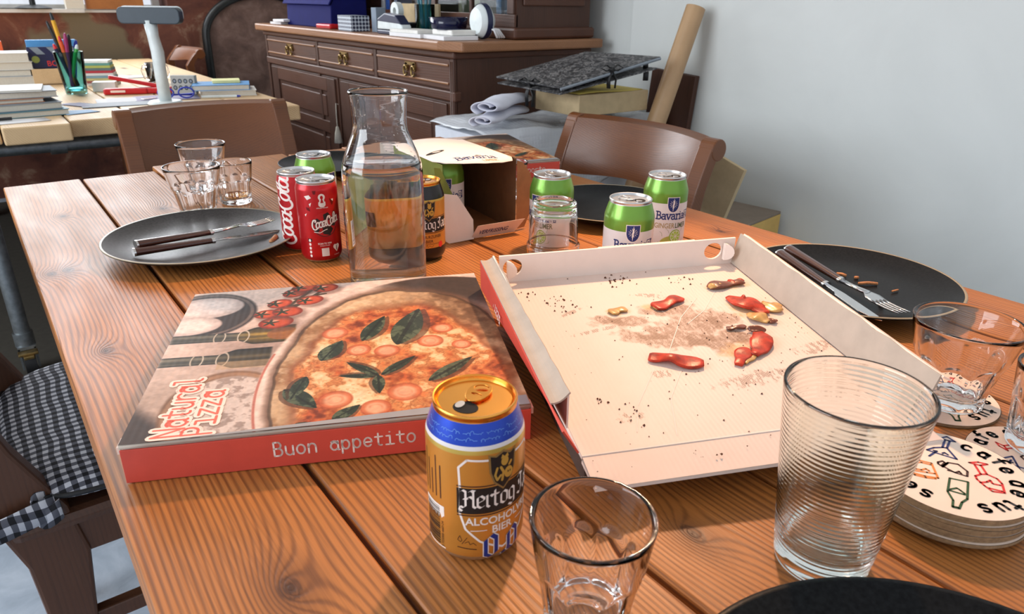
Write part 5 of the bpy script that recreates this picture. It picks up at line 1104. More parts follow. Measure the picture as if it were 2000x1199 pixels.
for (lb, c, s, rz, m) in (('teal edged book at the bottom of the near stack on the work table', (.125, 2.735), (.25, .17, .018), .10, M['bk_teal']), ('grey blue hardback second from below in the near stack', (.118, 2.745), (.235, .165, .020), .12, M['bk_grey']), ('slim tan backed book in the middle of the near stack', (.10, 2.76), (.19, .15, .012), .06, M['bk_tan']), ('thick grey book second from top of the near stack', (.13, 2.775), (.215, .16, .020), .02, M['bk_grey']), ('white covered book on top of the near stack', (.105, 2.775), (.205, .17, .006), -.12, M['bk_white'])):
    block('book', lb, 'book', (c[0], c[1], bz), s, rz, m, 'books on the work table', pages=M['pages']); bz += s[2]+.0004
def sheet(label, x, y, w, d, rz, m=None, z=T2, name='paper_sheet', cat='paper', group='papers on the work table'):
    o = G().sheet(lambda u, v: ((u-.5)*w, (v-.5)*d, .0008+.0015*math.sin(u*5)*v), 6, 6).make(name, m or M['paper'], None, smooth=True, solid=.0008); o.location = (x, y, z); o.rotation_euler = (0, 0, rz); return tag(o, label, cat, group)
sheet('white paper with a black pen at the near left of the work table', .075, 2.585, .23, .09, .12)
def pen(label, p, q, m, m2=None, r=.0048, group='pens and pencils', name='pen'):
    p, q = Vector(p), Vector(q); t = thing(name, label, 'pen', p, 0, group); v = q-p
    G().tube([(0, 0, 0), v*.90], r, 10).make('barrel', m, t, angle=40); G().tube([v*.90, v*.97, v], [r*.95, r*.7, r*.3], 10).make('tip', m2 or m, t, angle=40); return t
M['ink_yellow'] = mat('yellow_plastic', rgb(226, 170, 40), 0.35); M['ink_magenta'] = mat('magenta_plastic', rgb(150, 40, 96), 0.35); M['pl_green'] = mat('green_plastic', rgb(60, 160, 70), 0.35); M['pl_blue'] = mat('blue_plastic', rgb(40, 56, 170), 0.35); M['pl_red'] = mat('red_plastic', rgb(196, 26, 30), 0.3); M['pl_black'] = mat('black_plastic', (.01, .01, .011), .35); M['pl_navy'] = mat('navy_plastic', rgb(22, 30, 64), .35); M['pl_white'] = mat('white_plastic', rgb(214, 222, 222), .35); M['pl_dark'] = mat('slate_plastic', rgb(46, 58, 68), .45); M['pl_orange'] = mat('orange_plastic', rgb(220, 90, 40), .4)
pen('black pen lying on paper at the near left of the work table', (.10, 2.60, T2+.008), (-.06, 2.585, T2+.008), M['pl_black'], M['steel'])
# teal pen pot
M['teal_glass'] = glass('teal_glass', (.34, .72, .76), ior=1.18); pp = (.350, 3.235)
o = fixn(shell([(.0002, .001), (.030, .001), (.035, 0), (.0365, .003), (.050, .148), (.0495, .150)], [(.0475, .149), (.036, .012), (.0002, .011)], 48).make('pen_pot', M['teal_glass'], None, smooth=True)); o.location = (pp[0], pp[1], T2); tag(o, 'teal glass pot full of pens on the work table', 'pot')
for (lb, a, b, m, m2) in (('yellow pen standing tallest in the teal pot', (.0, .0, .02), (-.028, .0, .285), M['ink_yellow'], M['pl_black']), ('black pen leaning left in the teal pot', (.01, .0, .02), (-.045, .01, .255), M['pl_black'], M['pl_black']), ('magenta pen in front in the teal pot', (-.01, .0, .02), (.0, -.025, .215), M['ink_magenta'], M['ink_magenta']), ('green pen on the right in the teal pot', (-.01, .0, .03), (.032, -.022, .175), M['pl_green'], M['pl_white']), ('dark blue capped pen on the right in the teal pot', (.0, .01, .02), (.034, .0, .190), M['pl_blue'], M['pl_blue']), ('red tipped pen in the teal pot', (.0, .0, .02), (-.02, -.02, .205), M['pl_orange'], M['pl_red']), ('black pencil in the middle of the teal pot', (.0, .0, .02), (.012, -.01, .21), M['pl_black'], M['pl_black']), ('short red and white pen at the left rim of the teal pot', (.0, .0, .02), (-.042, -.012, .178), M['pl_navy'], M['pl_red']), ('clear blue pen at the back in the teal pot', (.0, .01, .02), (.015, .03, .2), M['pl_blue'], M['pl_white'])):
    pen(lb, (pp[0]+a[0], pp[1]+a[1], T2+a[2]), (pp[0]+b[0], pp[1]+b[1], T2+b[2]), m, m2, .0072)
# stand with dark crossbar
st = thing('desk_stand', 'white post with a dark grey padded crossbar on the work table', 'stand', (.560, 2.76, T2), -.62)
G().lathe([(.0002, 0), (.055, 0), (.058, .004), (.05, .012), (.0002, .013)], 40).make('foot', M['pl_white'], st, angle=40)
G().tube([(0, 0, .01), (.0, 0, .12), (.002, 0, .17), (-.004, 0, .22), (-.006, 0, .27)], [.0205, .0195, .0205, .018, .0215], 20).make('post', M['pl_white'], st, smooth=True)
def rrect(w, h, r): return [(sx*(w/2-r)+r*math.cos(a), sy*(h/2-r)+r*math.sin(a)) for sx, sy, a0 in ((1, 1, 0), (-1, 1, 90), (-1, -1, 180), (1, -1, 270)) for a in [math.radians(a0+i*15) for i in range(7)]]
G().prism(rrect(.205, .052, .018), -.020, .014, 0, lambda a, b, z: (a, z, .285+b)).make('crossbar', M['pl_dark'], st, bevel=.003)
G().prism(rrect(.207, .05, .018), .0142, .020, 0, lambda a, b, z: (a-.003, z, .289+b)).make('crossbar_back', M['pl_white'], st)
# boxes and books at the back left
wb = thing('wooden_box', 'small open wooden box carrying a dark blue notebook, behind the pens', 'box', (.345, 3.66, T2), -.05)
G().box(-.095, .095, -.055, .055, 0, .006).box(-.095, .095, -.055, -.047, 0, .062).box(-.095, .095, .047, .055, 0, .062).box(-.095, -.087, -.047, .047, 0, .062).box(.087, .095, -.047, .047, 0, .062).make('box_body', M['plank_pale'], wb, bevel=.001)
nb = thing('notebook', 'dark blue notebook with pale diagonal stripes and red word BOEK', 'notebook', (.340, 3.645, T2+.062), -.04, rot=(-.25, 0, -.04))
G().box(-.09, .09, 0, .024, 0, .085).make('cover', M['bk_navy'], nb, bevel=.001)
fm = lambda a, b: (a, -.0006, b)
D().poly([(-.08, .083), (-.05, .083), (-.028, .055), (-.058, .055)]).poly([(-.02, .083), (.015, .083), (.037, .055), (.002, .055)]).poly([(.045, .083), (.075, .083), (.088, .066), (.066, .055)]).build('stripes', M['bk_grey'], fm, nb)
D().text('BOEK', -.03, .008, .030, 0, .01).build('lettering', M['ink_red'], fm, nb); D().ell(-.066, .035, .014, .014).build('round_sticker', mat('yellow_green', rgb(150, 160, 70), .5), fm, nb)
block('book', 'sky blue book standing behind the dark blue notebook', 'book', (.355, 3.80, T2), (.185, .03, .165), -.05, M['bk_blue'], 'books on the work table')
bz = T2
for (lb, c, s, m) in (('lowest white book in the far left pile', (.165, 3.70), (.20, .16, .035), M['bk_white']), ('grey book in the middle of the far left pile', (.16, 3.71), (.19, .16, .025), M['bk_grey']), ('pale book second in the far left pile', (.165, 3.70), (.20, .15, .03), M['bk_white']), ('thick white book on top of the far left pile', (.150, 3.70), (.215, .16, .035), M['bk_white'])):
    block('book', lb, 'book', (c[0], c[1], bz), s, -.1, m, 'books on the work table', pages=M['pages']); bz += s[2]+.0004
block('letter_tray', 'orange framed letter tray at the far left of the work table', 'tray', (.10, 4.05, T2), (.17, .22, .155), 0, M['pl_orange'])
# leaning stack of coloured pads
bz = T2
for i, (c, lb) in enumerate((((196, 190, 180), 'grey'), ((150, 80, 70), 'brick red'), ((190, 180, 120), 'straw yellow'), ((120, 150, 160), 'blue grey'), ((206, 206, 202), 'off-white'), ((176, 50, 60), 'crimson'), ((90, 110, 110), 'slate'), ((170, 176, 90), 'lime'), ((96, 150, 140), 'sea green'), ((228, 232, 226), 'topmost white'))):
    hh = .0095; block('paper_pad', lb+' pad in the little tower of coloured paper pads', 'pad', (.487-.0016*i, 3.50+.002*i, bz), (.108, .085, hh), -.35+.02*(i % 3), mat('pad_'+lb, rgb(*c), .7), 'tower of paper pads', .0005); bz += hh+.0003
block('card_box', 'small white and red card box before the tower of pads', 'box', (.455, 3.27, T2), (.08, .06, .035), -.3, M['bk_white'])
rs = thing('red_stapler', 'glossy red stapler with raised arm on the work table', 'stapler', (.50, 3.12, T2), -.28)
G().box(-.075, .075, -.018, .018, 0, .022).make('base', M['pl_red'], rs, bevel=.006); G().cbox(.045, .02, .040, .20, .024, .014, .05, 0, 0, .22).make('arm', M['pl_red'], rs, bevel=.004); G().box(-.05, .0, -.019, -.0185, .008, .016).make('printed_strip', M['ink_pale'], rs)
block('red_case', 'red folded case lying beside the red stapler', 'case', (.60, 3.10, T2), (.12, .045, .022), -.35, M['pl_red'], None, .006)
for (lb, x, y, w, d, rz, m) in (('wrinkled white sheet in front of the red stapler', .48, 2.93, .22, .12, -.1, None), ('lilac printed sheet under the wrinkled white one', .60, 2.93, .22, .14, -.15, mat('lilac_paper', rgb(170, 164, 186), .8)), ('grey magazine in front of the papers', .46, 2.82, .30, .10, -.06, M['bk_grey']), ('slate purple booklet beside the near book stack', .325, 2.87, .07, .15, .5, mat('slate_purple', rgb(104, 104, 132), .6)), ('light blue leaflet at the near edge', .285, 2.70, .10, .08, .3, mat('pale_blue_paper', rgb(150, 180, 210), .7)), ('white sheet behind the tower of pads', .62, 3.78, .17, .12, .1, None), ('white scraps between pads and pens', .44, 3.62, .09, .12, .3, None), ('white paper scrap beside the wooden box', .215, 3.30, .07, .10, .4, None)):
    sheet(lb, x, y, w, d, rz, m)
gm = thing('glass_mug', 'clear glass mug with handles behind the white post', 'mug', (.672, 3.40, T2), .4)
fixn(shell([(.0002, 0), (.03, 0), (.034, .004), (.038, .05), (.040, .088)], [(.037, .088), (.031, .008), (.0002, .007)], 40).make('cup', M['glass'], gm, smooth=True))
for s_ in (-1, 1): G().tube([(s_*.038, 0, .075), (s_*.055, 0, .078), (s_*.062, 0, .06), (s_*.054, 0, .03), (s_*.036, 0, .022)], .0042, 8).make('handle', M['glass'], gm, smooth=True)
cb = block('patterned_card', 'small grey box with rows of dark circles, right of the white post', 'box', (.690, 3.02, T2), (.088, .03, .068), -.55, mat('grey_box', rgb(170, 168, 160), .7)); d = D()
for r_ in range(2):
    for q_ in range(4): d.ell(-.030+q_*.02, .024+r_*.024, .0075, .0085, 16); 
d.build('circles', M['ink_black'], lambda a, b: (a, -.0156, b), cb)
d = D()
for r_ in range(2):
    for q_ in range(4): d.ell(-.030+q_*.02, .024+r_*.024, .0045, .0052, 16)
d.build('circle_centres', M['bk_grey'], lambda a, b: (a, -.0160, b), cb)
block('book', 'cream edged book below the sky blue one, right of the work table', 'book', (.825, 2.935, T2), (.20, .14, .020), -.25, M['bk_white'], 'books on the work table', pages=M['pages'])
block('book', 'sky blue book near the right edge of the work table', 'book', (.805, 2.945, T2+.0205), (.205, .14, .020), -.30, M['bk_blue'], 'books on the work table', pages=M['pages'])
block('sticky_notes', 'pale yellow pad of sticky notes on the sky blue book', 'pad', (.830, 2.965, T2+.041), (.10, .08, .010), -.25, mat('pale_yellow', rgb(226, 224, 160), .7))
pen('white and blue pen in front of the sky blue book', (.70, 2.84, T2+.006), (.83, 2.80, T2+.006), M['pl_white'], M['pl_blue']); 
sp_ = thing('blue_spectacles', 'blue framed spectacles folded beside the white post', 'spectacles', (.62, 2.86, T2+.004), -.3)
for s_ in (-1, 1): G().tube([(s_*.034+.026*math.cos(a*PI/10), .0, .02+.018*math.sin(a*PI/10)) for a in range(21)], .003, 6).make('frame', M['pl_blue'], sp_, smooth=True)
G().tube([(-.06, 0, .025), (-.055, .03, .012), (.05, .035, .008)], .003, 6).tube([(.06, 0, .025), (.058, .04, .012), (-.04, .045, .006)], .003, 6).make('temple', M['pl_blue'], sp_, smooth=True)
block('phone', 'dark slim phone lying near the front of the work table', 'phone', (.655, 2.69, T2), (.16, .075, .008), -.15, M['pl_dark'], None, .003)
block('keyring', 'dark keys beside the blue spectacles', 'keys', (.535, 2.90, T2), (.05, .02, .006), .3, M['steel'])

# window sill things
o = G().lathe([(.0002, 0), (.085, 0), (.09, .006), (.06, .016), (.015, .022), (.012, .12)], 40).make('sill_lamp', M['black_metal'], None, angle=40); o.location = (.42, 4.96, 1.0182); tag(o, 'round black lamp foot on the window sill', 'lamp')
g = G(); o = g.tube([(.30+.13*math.cos(a*PI/16), 4.945+.03*math.sin(a*PI/16), 1.0215) for a in range(17, 32)], .0025, 6).make('black_cable', M['black_metal'], None, smooth=True); tag(o, 'thin black cord curling on the window sill', 'cord')
sheet('white papers lying on the window sill', .36, 4.965, .20, .05, 0, None, 1.0182)
block('sill_box', 'brown wooden box on the window sill, right of the papers', 'box', (.83, 4.99, 1.0182), (.30, .05, .10), 0, M['plank'])
block('cream_box', 'cream card box on the window sill left of the brown box', 'box', (.62, 4.965, 1.0182), (.09, .06, .09), 0, M['pages'])

# arched panel against the far wall
ap = thing('arched_panel', 'tall brown weathered panel in a black arched iron frame', 'panel', (1.66, 4.90, 0))
def archpts(w, hs, r, n=22): return [(-w, 0)]+[(-w, hs)]+[(-w*math.cos(i*PI/n), hs+r*math.sin(i*PI/n)) for i in range(1, n)]+[(w, hs), (w, 0)]
G().tube([(x, 0, z) for x, z in archpts(.37, .86, .25)], .030, 12, 0, True, (1, .8)).make('iron_frame', M['black_metal'], ap, smooth=True)
G().prism(archpts(.355, .86, .235), .01, .03, 0, lambda a, b, z: (a, z, b)).make('panel', plaster('weathered_panel', [(.3, rgb(70, 50, 44)), (.5, rgb(104, 78, 68)), (.7, rgb(132, 106, 96))], 7, .8, .2), ap)

# ------------------------------------------------------------------ sideboard
sb = thing('sideboard', 'large dark oak sideboard with three drawers and glazed upper cupboard', 'sideboard', (0, 0, 0))
G().prism([(1.205, 2.0), (1.235, 1.905), (1.815, 1.905), (1.815, 3.68), (1.20, 3.68)], .950, .980).make('worktop', M['oak_top'], sb, bevel=.006)
G().box(1.228, 1.80, 1.945, 3.66, .928, .950).make('top_moulding', M['oak'], sb, bevel=.006)
G().box(1.245, 1.80, 1.955, 3.65, .06, .93).make('carcass', M['oak_v'], sb)
G().box(1.235, 1.80, 1.950, 3.655, 0, .07).make('plinth', M['oak'], sb, bevel=.006)
G().box(1.232, 1.26, 1.948, 3.655, .800, .832).make('drawer_rail', M['oak'], sb, bevel=.005)
for y in (1.955, 2.478, 3.015, 3.63):
    G().box(1.234, 1.25, y, y+.022, .07, .93).make('stile', M['oak_v'], sb, bevel=.003)
g = G()
for y in (1.962, 1.972): g.tube([(1.2345, y, .10), (1.2345, y, .92)], .003, 8)
g.make('corner_beading', M['oak_v'], sb, smooth=True)
for (y0, y1) in ((1.98, 2.474), (2.504, 3.011), (3.041, 3.626)):
    dw = G().box(1.236, 1.25, y0, y1, .836, .926).make('drawer', M['oak'], sb, bevel=.002); dw.matrix_parent_inverse = Matrix.Identity(4)
    G().box(1.231, 1.238, y0+.004, y1-.004, .905, .912).make('moulding', M['oak_top'], dw, bevel=.002); G().box(1.231, 1.238, y0+.004, y1-.004, .850, .857).make('moulding', M['oak_top'], dw, bevel=.002)
    yc = (y0+y1)/2; g = G()
    for s_ in (-1, 1):
        g.prism([(yc+s_*.026+.012*math.cos(a*PI/8), .886+.014*math.sin(a*PI/8)) for a in range(16)], 1.2315, 1.2365, 0, lambda a, b, z: (z, a, b)); g.tube([(1.228, yc+s_*.026+.011*math.cos(a*PI/8), .874+.016*math.sin(a*PI/8)) for a in range(9, 24)], .0035, 8)
    g.box(1.2315, 1.2365, yc-.034, yc+.034, .893, .903); g.make('handle', M['brass'], dw, angle=40)
for (y0, y1) in ((1.98, 2.83), (2.85, 3.626)):
    dr = G().box(1.240, 1.252, y0, y1, .075, .796).make('door', M['oak_v'], sb, bevel=.002)
    for (a, b) in ((y0+.02, y0+.10), (y1-.10, y1-.02)): G().box(1.233, 1.242, a, b, .08, .79).make('door_stile', M['oak_v'], dr, bevel=.002)
    for (a, b) in ((.10, .17), (.735, .79), (.56, .61)): G().box(1.233, 1.242, y0+.10, y1-.10, a, b).make('door_rail', M['oak'], dr, bevel=.002)
    for (a, b) in ((.19, .54), (.628, .718)): G().box(1.236, 1.244, y0+.125, y1-.125, a, b).make('raised_panel', M['oak'], dr, bevel=.004)
ky = 2.835; ks = thing('key_tassel', 'cream tassel hanging from the key of the sideboard door', 'tassel', (1.228, ky, .655))
G().tube([(0, 0, .04), (-.01, 0, .045), (-.012, 0, .0), (-.012, 0, -.045)], .0018, 6).make('cord', M['pages'], ks); G().lathe([(.0002, -.045), (.006, -.05), (.008, -.06), (.012, -.075), (.017, -.115), (.0002, -.117)], 16, 0, lambda r, z, a: r*(1+.12*math.sin(a*8)), c=(-.012, 0, 0)).make('tassel_skirt', M['pages'], ks, smooth=True)
# upper cupboard
up_c = thing('display_cupboard', 'glazed oak upper cupboard standing on the sideboard with books inside', 'cupboard', (0, 0, .981))
G().box(1.455, 1.80, 1.935, 3.62, 0, .035).make('base_moulding', M['oak'], up_c, bevel=.008)
G().box(1.475, 1.79, 1.955, 1.985, .035, .75).make('side_panel', M['oak_v'], up_c); G().box(1.475, 1.79, 3.57, 3.60, .035, .75).make('side_panel', M['oak_v'], up_c)
G().box(1.50, 1.76, 1.947, 1.955, .10, .70).make('side_field', M['oak'], up_c, bevel=.006)
G().box(1.77, 1.79, 1.985, 3.57, .035, .75).make('back_panel', M['oak_v'], up_c); G().box(1.45, 1.80, 1.93, 3.62, .75, .79).make('cornice', M['oak'], up_c, bevel=.008)
G().box(1.468, 1.482, 1.955, 3.60, .035, .075).box(1.468, 1.482, 1.955, 3.60, .71, .75).make('door_rail', M['oak'], up_c, bevel=.002)
for y in (1.96, 2.20, 2.44, 2.52, 2.78, 3.04, 3.12, 3.34, 3.56): G().box(1.466, 1.482, y, y+(.035 if y in (1.96, 2.44, 2.52, 3.04, 3.12, 3.56) else .015), .075, .71).make('glazing_bar', M['oak_v'], up_c, bevel=.002)
G().box(1.473, 1.476, 1.98, 3.58, .075, .71).make('glass_pane', M['glass'], up_c)
for i, (y, w_, hh, c, tilt) in enumerate(((2.03, .03, .20, (50, 96, 120), 0), (2.07, .035, .22, (40, 70, 90), 0), (2.12, .03, .19, (60, 100, 130), 0), (2.27, .05, .16, (196, 200, 186), .15), (2.36, .02, .2, (120, 130, 110), 0), (2.62, .03, .2, (40, 60, 60), 0), (2.70, .03, .18, (70, 60, 50), 0), (2.86, .04, .2, (150, 160, 176), 0), (2.92, .035, .2, (52, 96, 180), 0), (2.97, .03, .19, (206, 206, 206), .1))):
    block('book', 'book spine behind the sideboard glass, %s' % ('steel blue at the right end', 'dark blue beside the steel blue one', 'lighter blue third from the right end', 'leaning pale green', 'olive grey beside the pale green one', 'dark green behind the teal pencils', 'brown beside the dark green one', 'silver grey at left', 'bright blue at left', 'white at left')[i], 'book', (1.60, y, 1.0175), (.15, w_, hh), 0, mat('spine_%d' % i, rgb(*c), .6), 'books in the display cupboard', rx=tilt)
# things on the sideboard
T3 = .9808
bc = thing('blue_file_box', 'big dark blue lidded file box with white label on the sideboard', 'box', (1.365, 3.22, T3))
G().prism([(-.09, .0), (.075, .0), (.075, .20), (-.02, .20), (-.085, .085)], -.27, .22, 0, lambda a, b, z: (a, z, b)).make('box_body', mat('royal_blue', rgb(20, 24, 88), .8, spec=.15), bc, bevel=.004)
G().prism([(-.092, .088), (-.02, .203), (.078, .203), (.078, .21), (-.026, .21), (-.098, .09)], -.275, .24, 0, lambda a, b, z: (a, z, b)).make('lid', mat('royal_blue_lid', rgb(22, 26, 96), .8, spec=.15), bc, bevel=.002)
G().cbox(-.066, .16, .135, .002, .06, .03, 0, 0, 0, .56).make('label_plate', M['bk_white'], bc)
for (lb, y, z0) in (('white folded paper below the left end of the blue file box', 3.50, 0), ('white letter pad beside the left end of the blue file box', 3.46, .012)): block('paper_block', lb, 'paper', (1.285, y, T3+z0), (.10, .09, .010), .2, M['paper'], 'papers on the sideboard')
block('pencil_case', 'flat red pencil case on the sideboard', 'case', (1.262, 2.955, T3), (.045, .12, .018), .1, M['pl_red'], None, .006)
M['dots'] = None; k = NT('patterned_tin'); k.set(Roughness=.5); v = k.coord(rnd=False); vo = k.n('ShaderNodeTexVoronoi', feature='F1'); vo.inputs['Randomness'].default_value = 0; vo.inputs['Scale'].default_value = 75; k.l(v, vo.inputs['Vector']); k.l(k.ramp(vo.outputs['Distance'], [(.38, rgb(40, 46, 70)), (.48, rgb(190, 200, 210))]), k.b.inputs['Base Color'])
block('patterned_tin', 'low tin with navy and white dotted pattern on the sideboard', 'tin', (1.275, 2.735, T3), (.075, .135, .055), -.05, k.m)
block('grey_box', 'narrow blue grey card box behind the dotted tin', 'box', (1.315, 2.60, T3), (.04, .04, .085), 0, mat('blue_grey_card', rgb(120, 134, 150), .7))
block('cream_card', 'cream card leaning behind the stapler', 'card', (1.43, 2.50, T3), (.008, .30, .10), 0, M['kraft_pale'])
tp_ = thing('tape_dispenser', 'black tape dispenser with white roll behind the navy stapler', 'dispenser', (1.335, 2.46, T3), 0)
G().box(-.03, .03, -.075, .075, 0, .04).make('dispenser_body', M['pl_black'], tp_, bevel=.008); G().lathe([(.012, -.011), (.03, -.011), (.03, .011), (.012, .011)], 28, close=True).make('tape_roll', M['pl_white'], tp_, loc=(0, .03, .075), rot=(0, PI/2, 0))
sn = thing('navy_stapler', 'navy and white stapler on the sideboard', 'stapler', (1.270, 2.40, T3), 0)
G().box(-.02, .02, -.09, .09, 0, .014).make('base', M['pl_navy'], sn, bevel=.004); G().prism([(-.09, .016), (.095, .016), (.095, .03), (.05, .06), (-.03, .066), (-.085, .045)], -.019, .019, 0, lambda a, b, z: (z, -a, b)).make('body', M['pl_white'], sn, bevel=.004); G().prism([(-.088, .04), (.09, .034), (.048, .064), (-.03, .070), (-.087, .05)], -.0195, .0195, 0, lambda a, b, z: (z, -a, b)).make('top_arm', M['pl_navy'], sn, bevel=.004)
tc_ = (1.372, 2.355); o = fixn(shell([(.0002, 0), (.032, 0), (.034, .003), (.036, .10)], [(.034, .10), (.032, .006), (.0002, .005)], 40).make('pencil_glass', M['teal_glass'], None, smooth=True)); o.location = (*tc_, T3); tag(o, 'teal glass holding long teal pencils on the sideboard', 'pot')
for i in range(7):
    a = i*.9; pen('long teal pencil standing in the sideboard glass', (tc_[0]+.012*math.cos(a), tc_[1]+.012*math.sin(a), T3+.008), (tc_[0]+.03*math.cos(a), tc_[1]+.03*math.sin(a), T3+.21+.01*(i % 3)), M['bk_teal'], M['bk_teal'], .004, 'teal pencils in the glass', 'pencil')
o = fixn(shell([(.0002, 0), (.03, 0), (.036, .004), (.058, .03), (.066, .062)], [(.063, .062), (.054, .03), (.032, .009), (.0002, .008)], 48).make('navy_bowl', mat('navy_glaze', rgb(16, 18, 52), .12), None, smooth=True)); o.location = (1.352, 2.165, T3); tag(o, 'glossy navy blue bowl on the sideboard', 'bowl')
bz = T3
for (lb, s, m, y) in (('white booklet below on the sideboard edge', (.11, .20, .012), M['paper'], 2.235), ('pale booklet on top at the sideboard edge', (.10, .18, .010), M['bk_white'], 2.25)): block('booklet', lb, 'booklet', (1.275, y, bz), s, .03, m, 'papers on the sideboard'); bz += s[2]+.0004
block('pattern_booklet', 'white booklet with navy curves near the sideboard corner', 'booklet', (1.288, 2.055, T3), (.12, .15, .012), -.1, M['paper'], 'papers on the sideboard')
o = sc.objects[-1] if False else None
block('napkin_pack', 'navy and white napkin pack near the sideboard corner', 'napkins', (1.305, 2.06, T3+.0125), (.09, .13, .016), -.05, M['bk_white'], None, .004)
tag(G().prism([(-.045, -.06), (.04, -.06), (.045, .0), (.0, .02), (-.045, .005)], 0, .001, 0).make('navy_card', M['pl_navy'], None, loc=(1.300, 2.09, T3+.0287)), 'navy card with curved edge on the napkin pack', 'card')
wl_ = thing('white_lamp', 'small white round lamp with cable lying on the sideboard corner', 'lamp', (1.372, 1.992, T3+.001), .3)
G().lathe([(.0002, -.03), (.038, -.028), (.050, -.012), (.052, .006), (.044, .012), (.024, .03), (.0002, .034)], 40).make('lamp_head', M['pl_white'], wl_, angle=50, loc=(0, 0, .054), rot=(0, PI/2, -.35))
G().lathe([(.051, -.014), (.0535, -.006), (.053, .004)], 40).make('dark_ring', M['pl_navy'], wl_, smooth=True, loc=(0, 0, .054), rot=(0, PI/2, -.35))
for q_ in range(4): G().tube([(-.02, -.03, .035), (-.01+.008*q_, -.05, .03), (.012*q_, -.056, .006)], .0035, 6).make('cable', M['paper'], wl_, smooth=True)

# ------------------------------------------------------------------ the corner pile
M['bubble'] = None; k = NT('bubble_wrap'); k.set(Base_Color=(.86, .89, .93), Roughness=.22, IOR=1.3); k.b.inputs['Transmission Weight'].default_value = .45; v = k.coord(rnd=False); vo = k.n('ShaderNodeTexVoronoi', feature='F1'); vo.inputs['Scale'].default_value = 90; vo.inputs['Randomness'].default_value = .15; k.l(v, vo.inputs['Vector']); k.bump(k.math('ADD', k.math('MULTIPLY', vo.outputs['Distance'], -.8), k.noise(v, 18, 4)), .5, .004); M['bubble'] = k.m
cartn = thing('picture_carton', 'big white carton standing before the sideboard under bubble wrap', 'carton', (1.415, 1.715, 0), -.02)
G().box(-.315, .31, -.135, .135, 0, .755).make('carton_body', mat('white_carton', rgb(214, 218, 226), .75, 0, .04), cartn, bevel=.003)
G().cbox(-.19, -.1362, .68, .10, .001, .075).cbox(-.13, -.1362, .56, .03, .001, .02).make('torn_label', M['kraft_pale'], cartn)
def wrap(u, v):
    x = -.33+.68*u; q = v; n = fbm(np.array(u*6.0), np.array(v*5.0), 44)-.5
    if q < .55: y = .15-.30*q/.55; z = .768+.03*float(n)+.012*math.sin(u*9)
    else: t_ = (q-.55)/.45; y = -.15-.02*math.sin(t_*3)-.03*float(n); z = .768-(.26+.10*math.sin(u*5+1))*t_+.02*float(n)
    return (x, y, z)
bw_ = G().sheet(wrap, 60, 48).make('bubble_wrap', M['bubble'], None, smooth=True, solid=.002); bw_.location = (1.42, 1.712, 0); bw_.rotation_euler = (0, 0, -.02); tag(bw_, 'loose sheet of clear bubble wrap draped over the white carton', 'bubble wrap')
tag(G().prism([(-.25, 0), (.0, 0), (.0, .50), (-.25, .46)], 0, .012, 0, lambda a, b, z: (a, z, b)).make('white_board', mat('white_board', rgb(206, 212, 224), .7), None, loc=(1.36, 1.515, .14), rot=(-.06, 0, -.03)), 'plain white board leaning in front of the wrapped carton', 'board')
block('cream_box', 'cream cardboard box lying on the bubble wrap under the marbled folder', 'box', (1.505, 1.615, .800), (.275, .195, .058), 0, M['kraft_pale'], None, .002)
tag(G().sheet(lambda u, v: (-.125+.25*u, -.09+.18*v, .002*math.sin(u*6)), 8, 4).make('yellow_envelope', mat('yellow_card', rgb(206, 184, 90), .7), None, smooth=True, solid=.002, loc=(1.50, 1.617, .8605)), 'yellow envelope lying on the cream box', 'envelope')
M['cloth'] = mat('white_cloth', rgb(206, 208, 220), .9, 0, .05, 30, .25, 60)
for (lb, x, y, z, w_, r) in (('lower folded roll of white cloth on the bubble wrap', 1.215, 1.66, .803, .26, .016), ('upper folded roll of white cloth under the folder', 1.230, 1.67, .835, .24, .019)):
    g = G(); pts = []
    for i in range(40): a = i*2*PI*1.7/40; rr = r*(.25+.75*i/40); pts.append((rr*2.5*math.cos(a), rr*math.sin(a)))
    g.sheet(lambda u, v: (pts[min(39, int(round(u*39)))][0]+.004*math.sin(v*9), -.02-w_/2+w_*v, pts[min(39, int(round(u*39)))][1]+.003*math.sin(v*7+u*5)), 39, 8); o = g.make('cloth_roll', M['cloth'], None, smooth=True, solid=.003, loc=(x, y, z), rot=(0, 0, -1.05)); tag(o, lb, 'cloth', 'rolls of white cloth')
k = NT('marbled_board'); k.set(Roughness=.5); v = k.coord(rnd=False); k.l(k.ramp(k.noise(v, 55, 6, .7, 1.5), [(.36, rgb(24, 24, 26)), (.5, rgb(66, 66, 68)), (.60, rgb(132, 130, 128)), (.68, rgb(48, 48, 50))]), k.b.inputs['Base Color']); M['marble'] = k.m
fo = thing('portfolio_folder', 'grey marbled portfolio folder with black ribbon ties on top of the pile', 'folder', (0, 0, 0))
FP = [Vector(p) for p in ((1.300, 1.520, .8815), (1.606, 1.450, .955), (1.55, 1.70, .956), (1.251, 1.75, .893))]
def fp(u, v, z): return (FP[0]*(1-u)*(1-v)+FP[1]*u*(1-v)+FP[2]*u*v+FP[3]*(1-u)*v)+Vector((0, 0, z))
fixn(G().sheet(lambda u, v: fp(u, v, 0), 8, 8).make('upper_board', M['marble'], fo, solid=.004)); G().sheet(lambda u, v: fp(u*.98, v*.98, -.016-.012*u), 4, 4).make('lower_board', M['marble'], fo, solid=.004)
G().tube([fp(u/8, 0, -.003) for u in range(9)], .0045, 6).make('edge_binding', M['bk_grey'], fo)
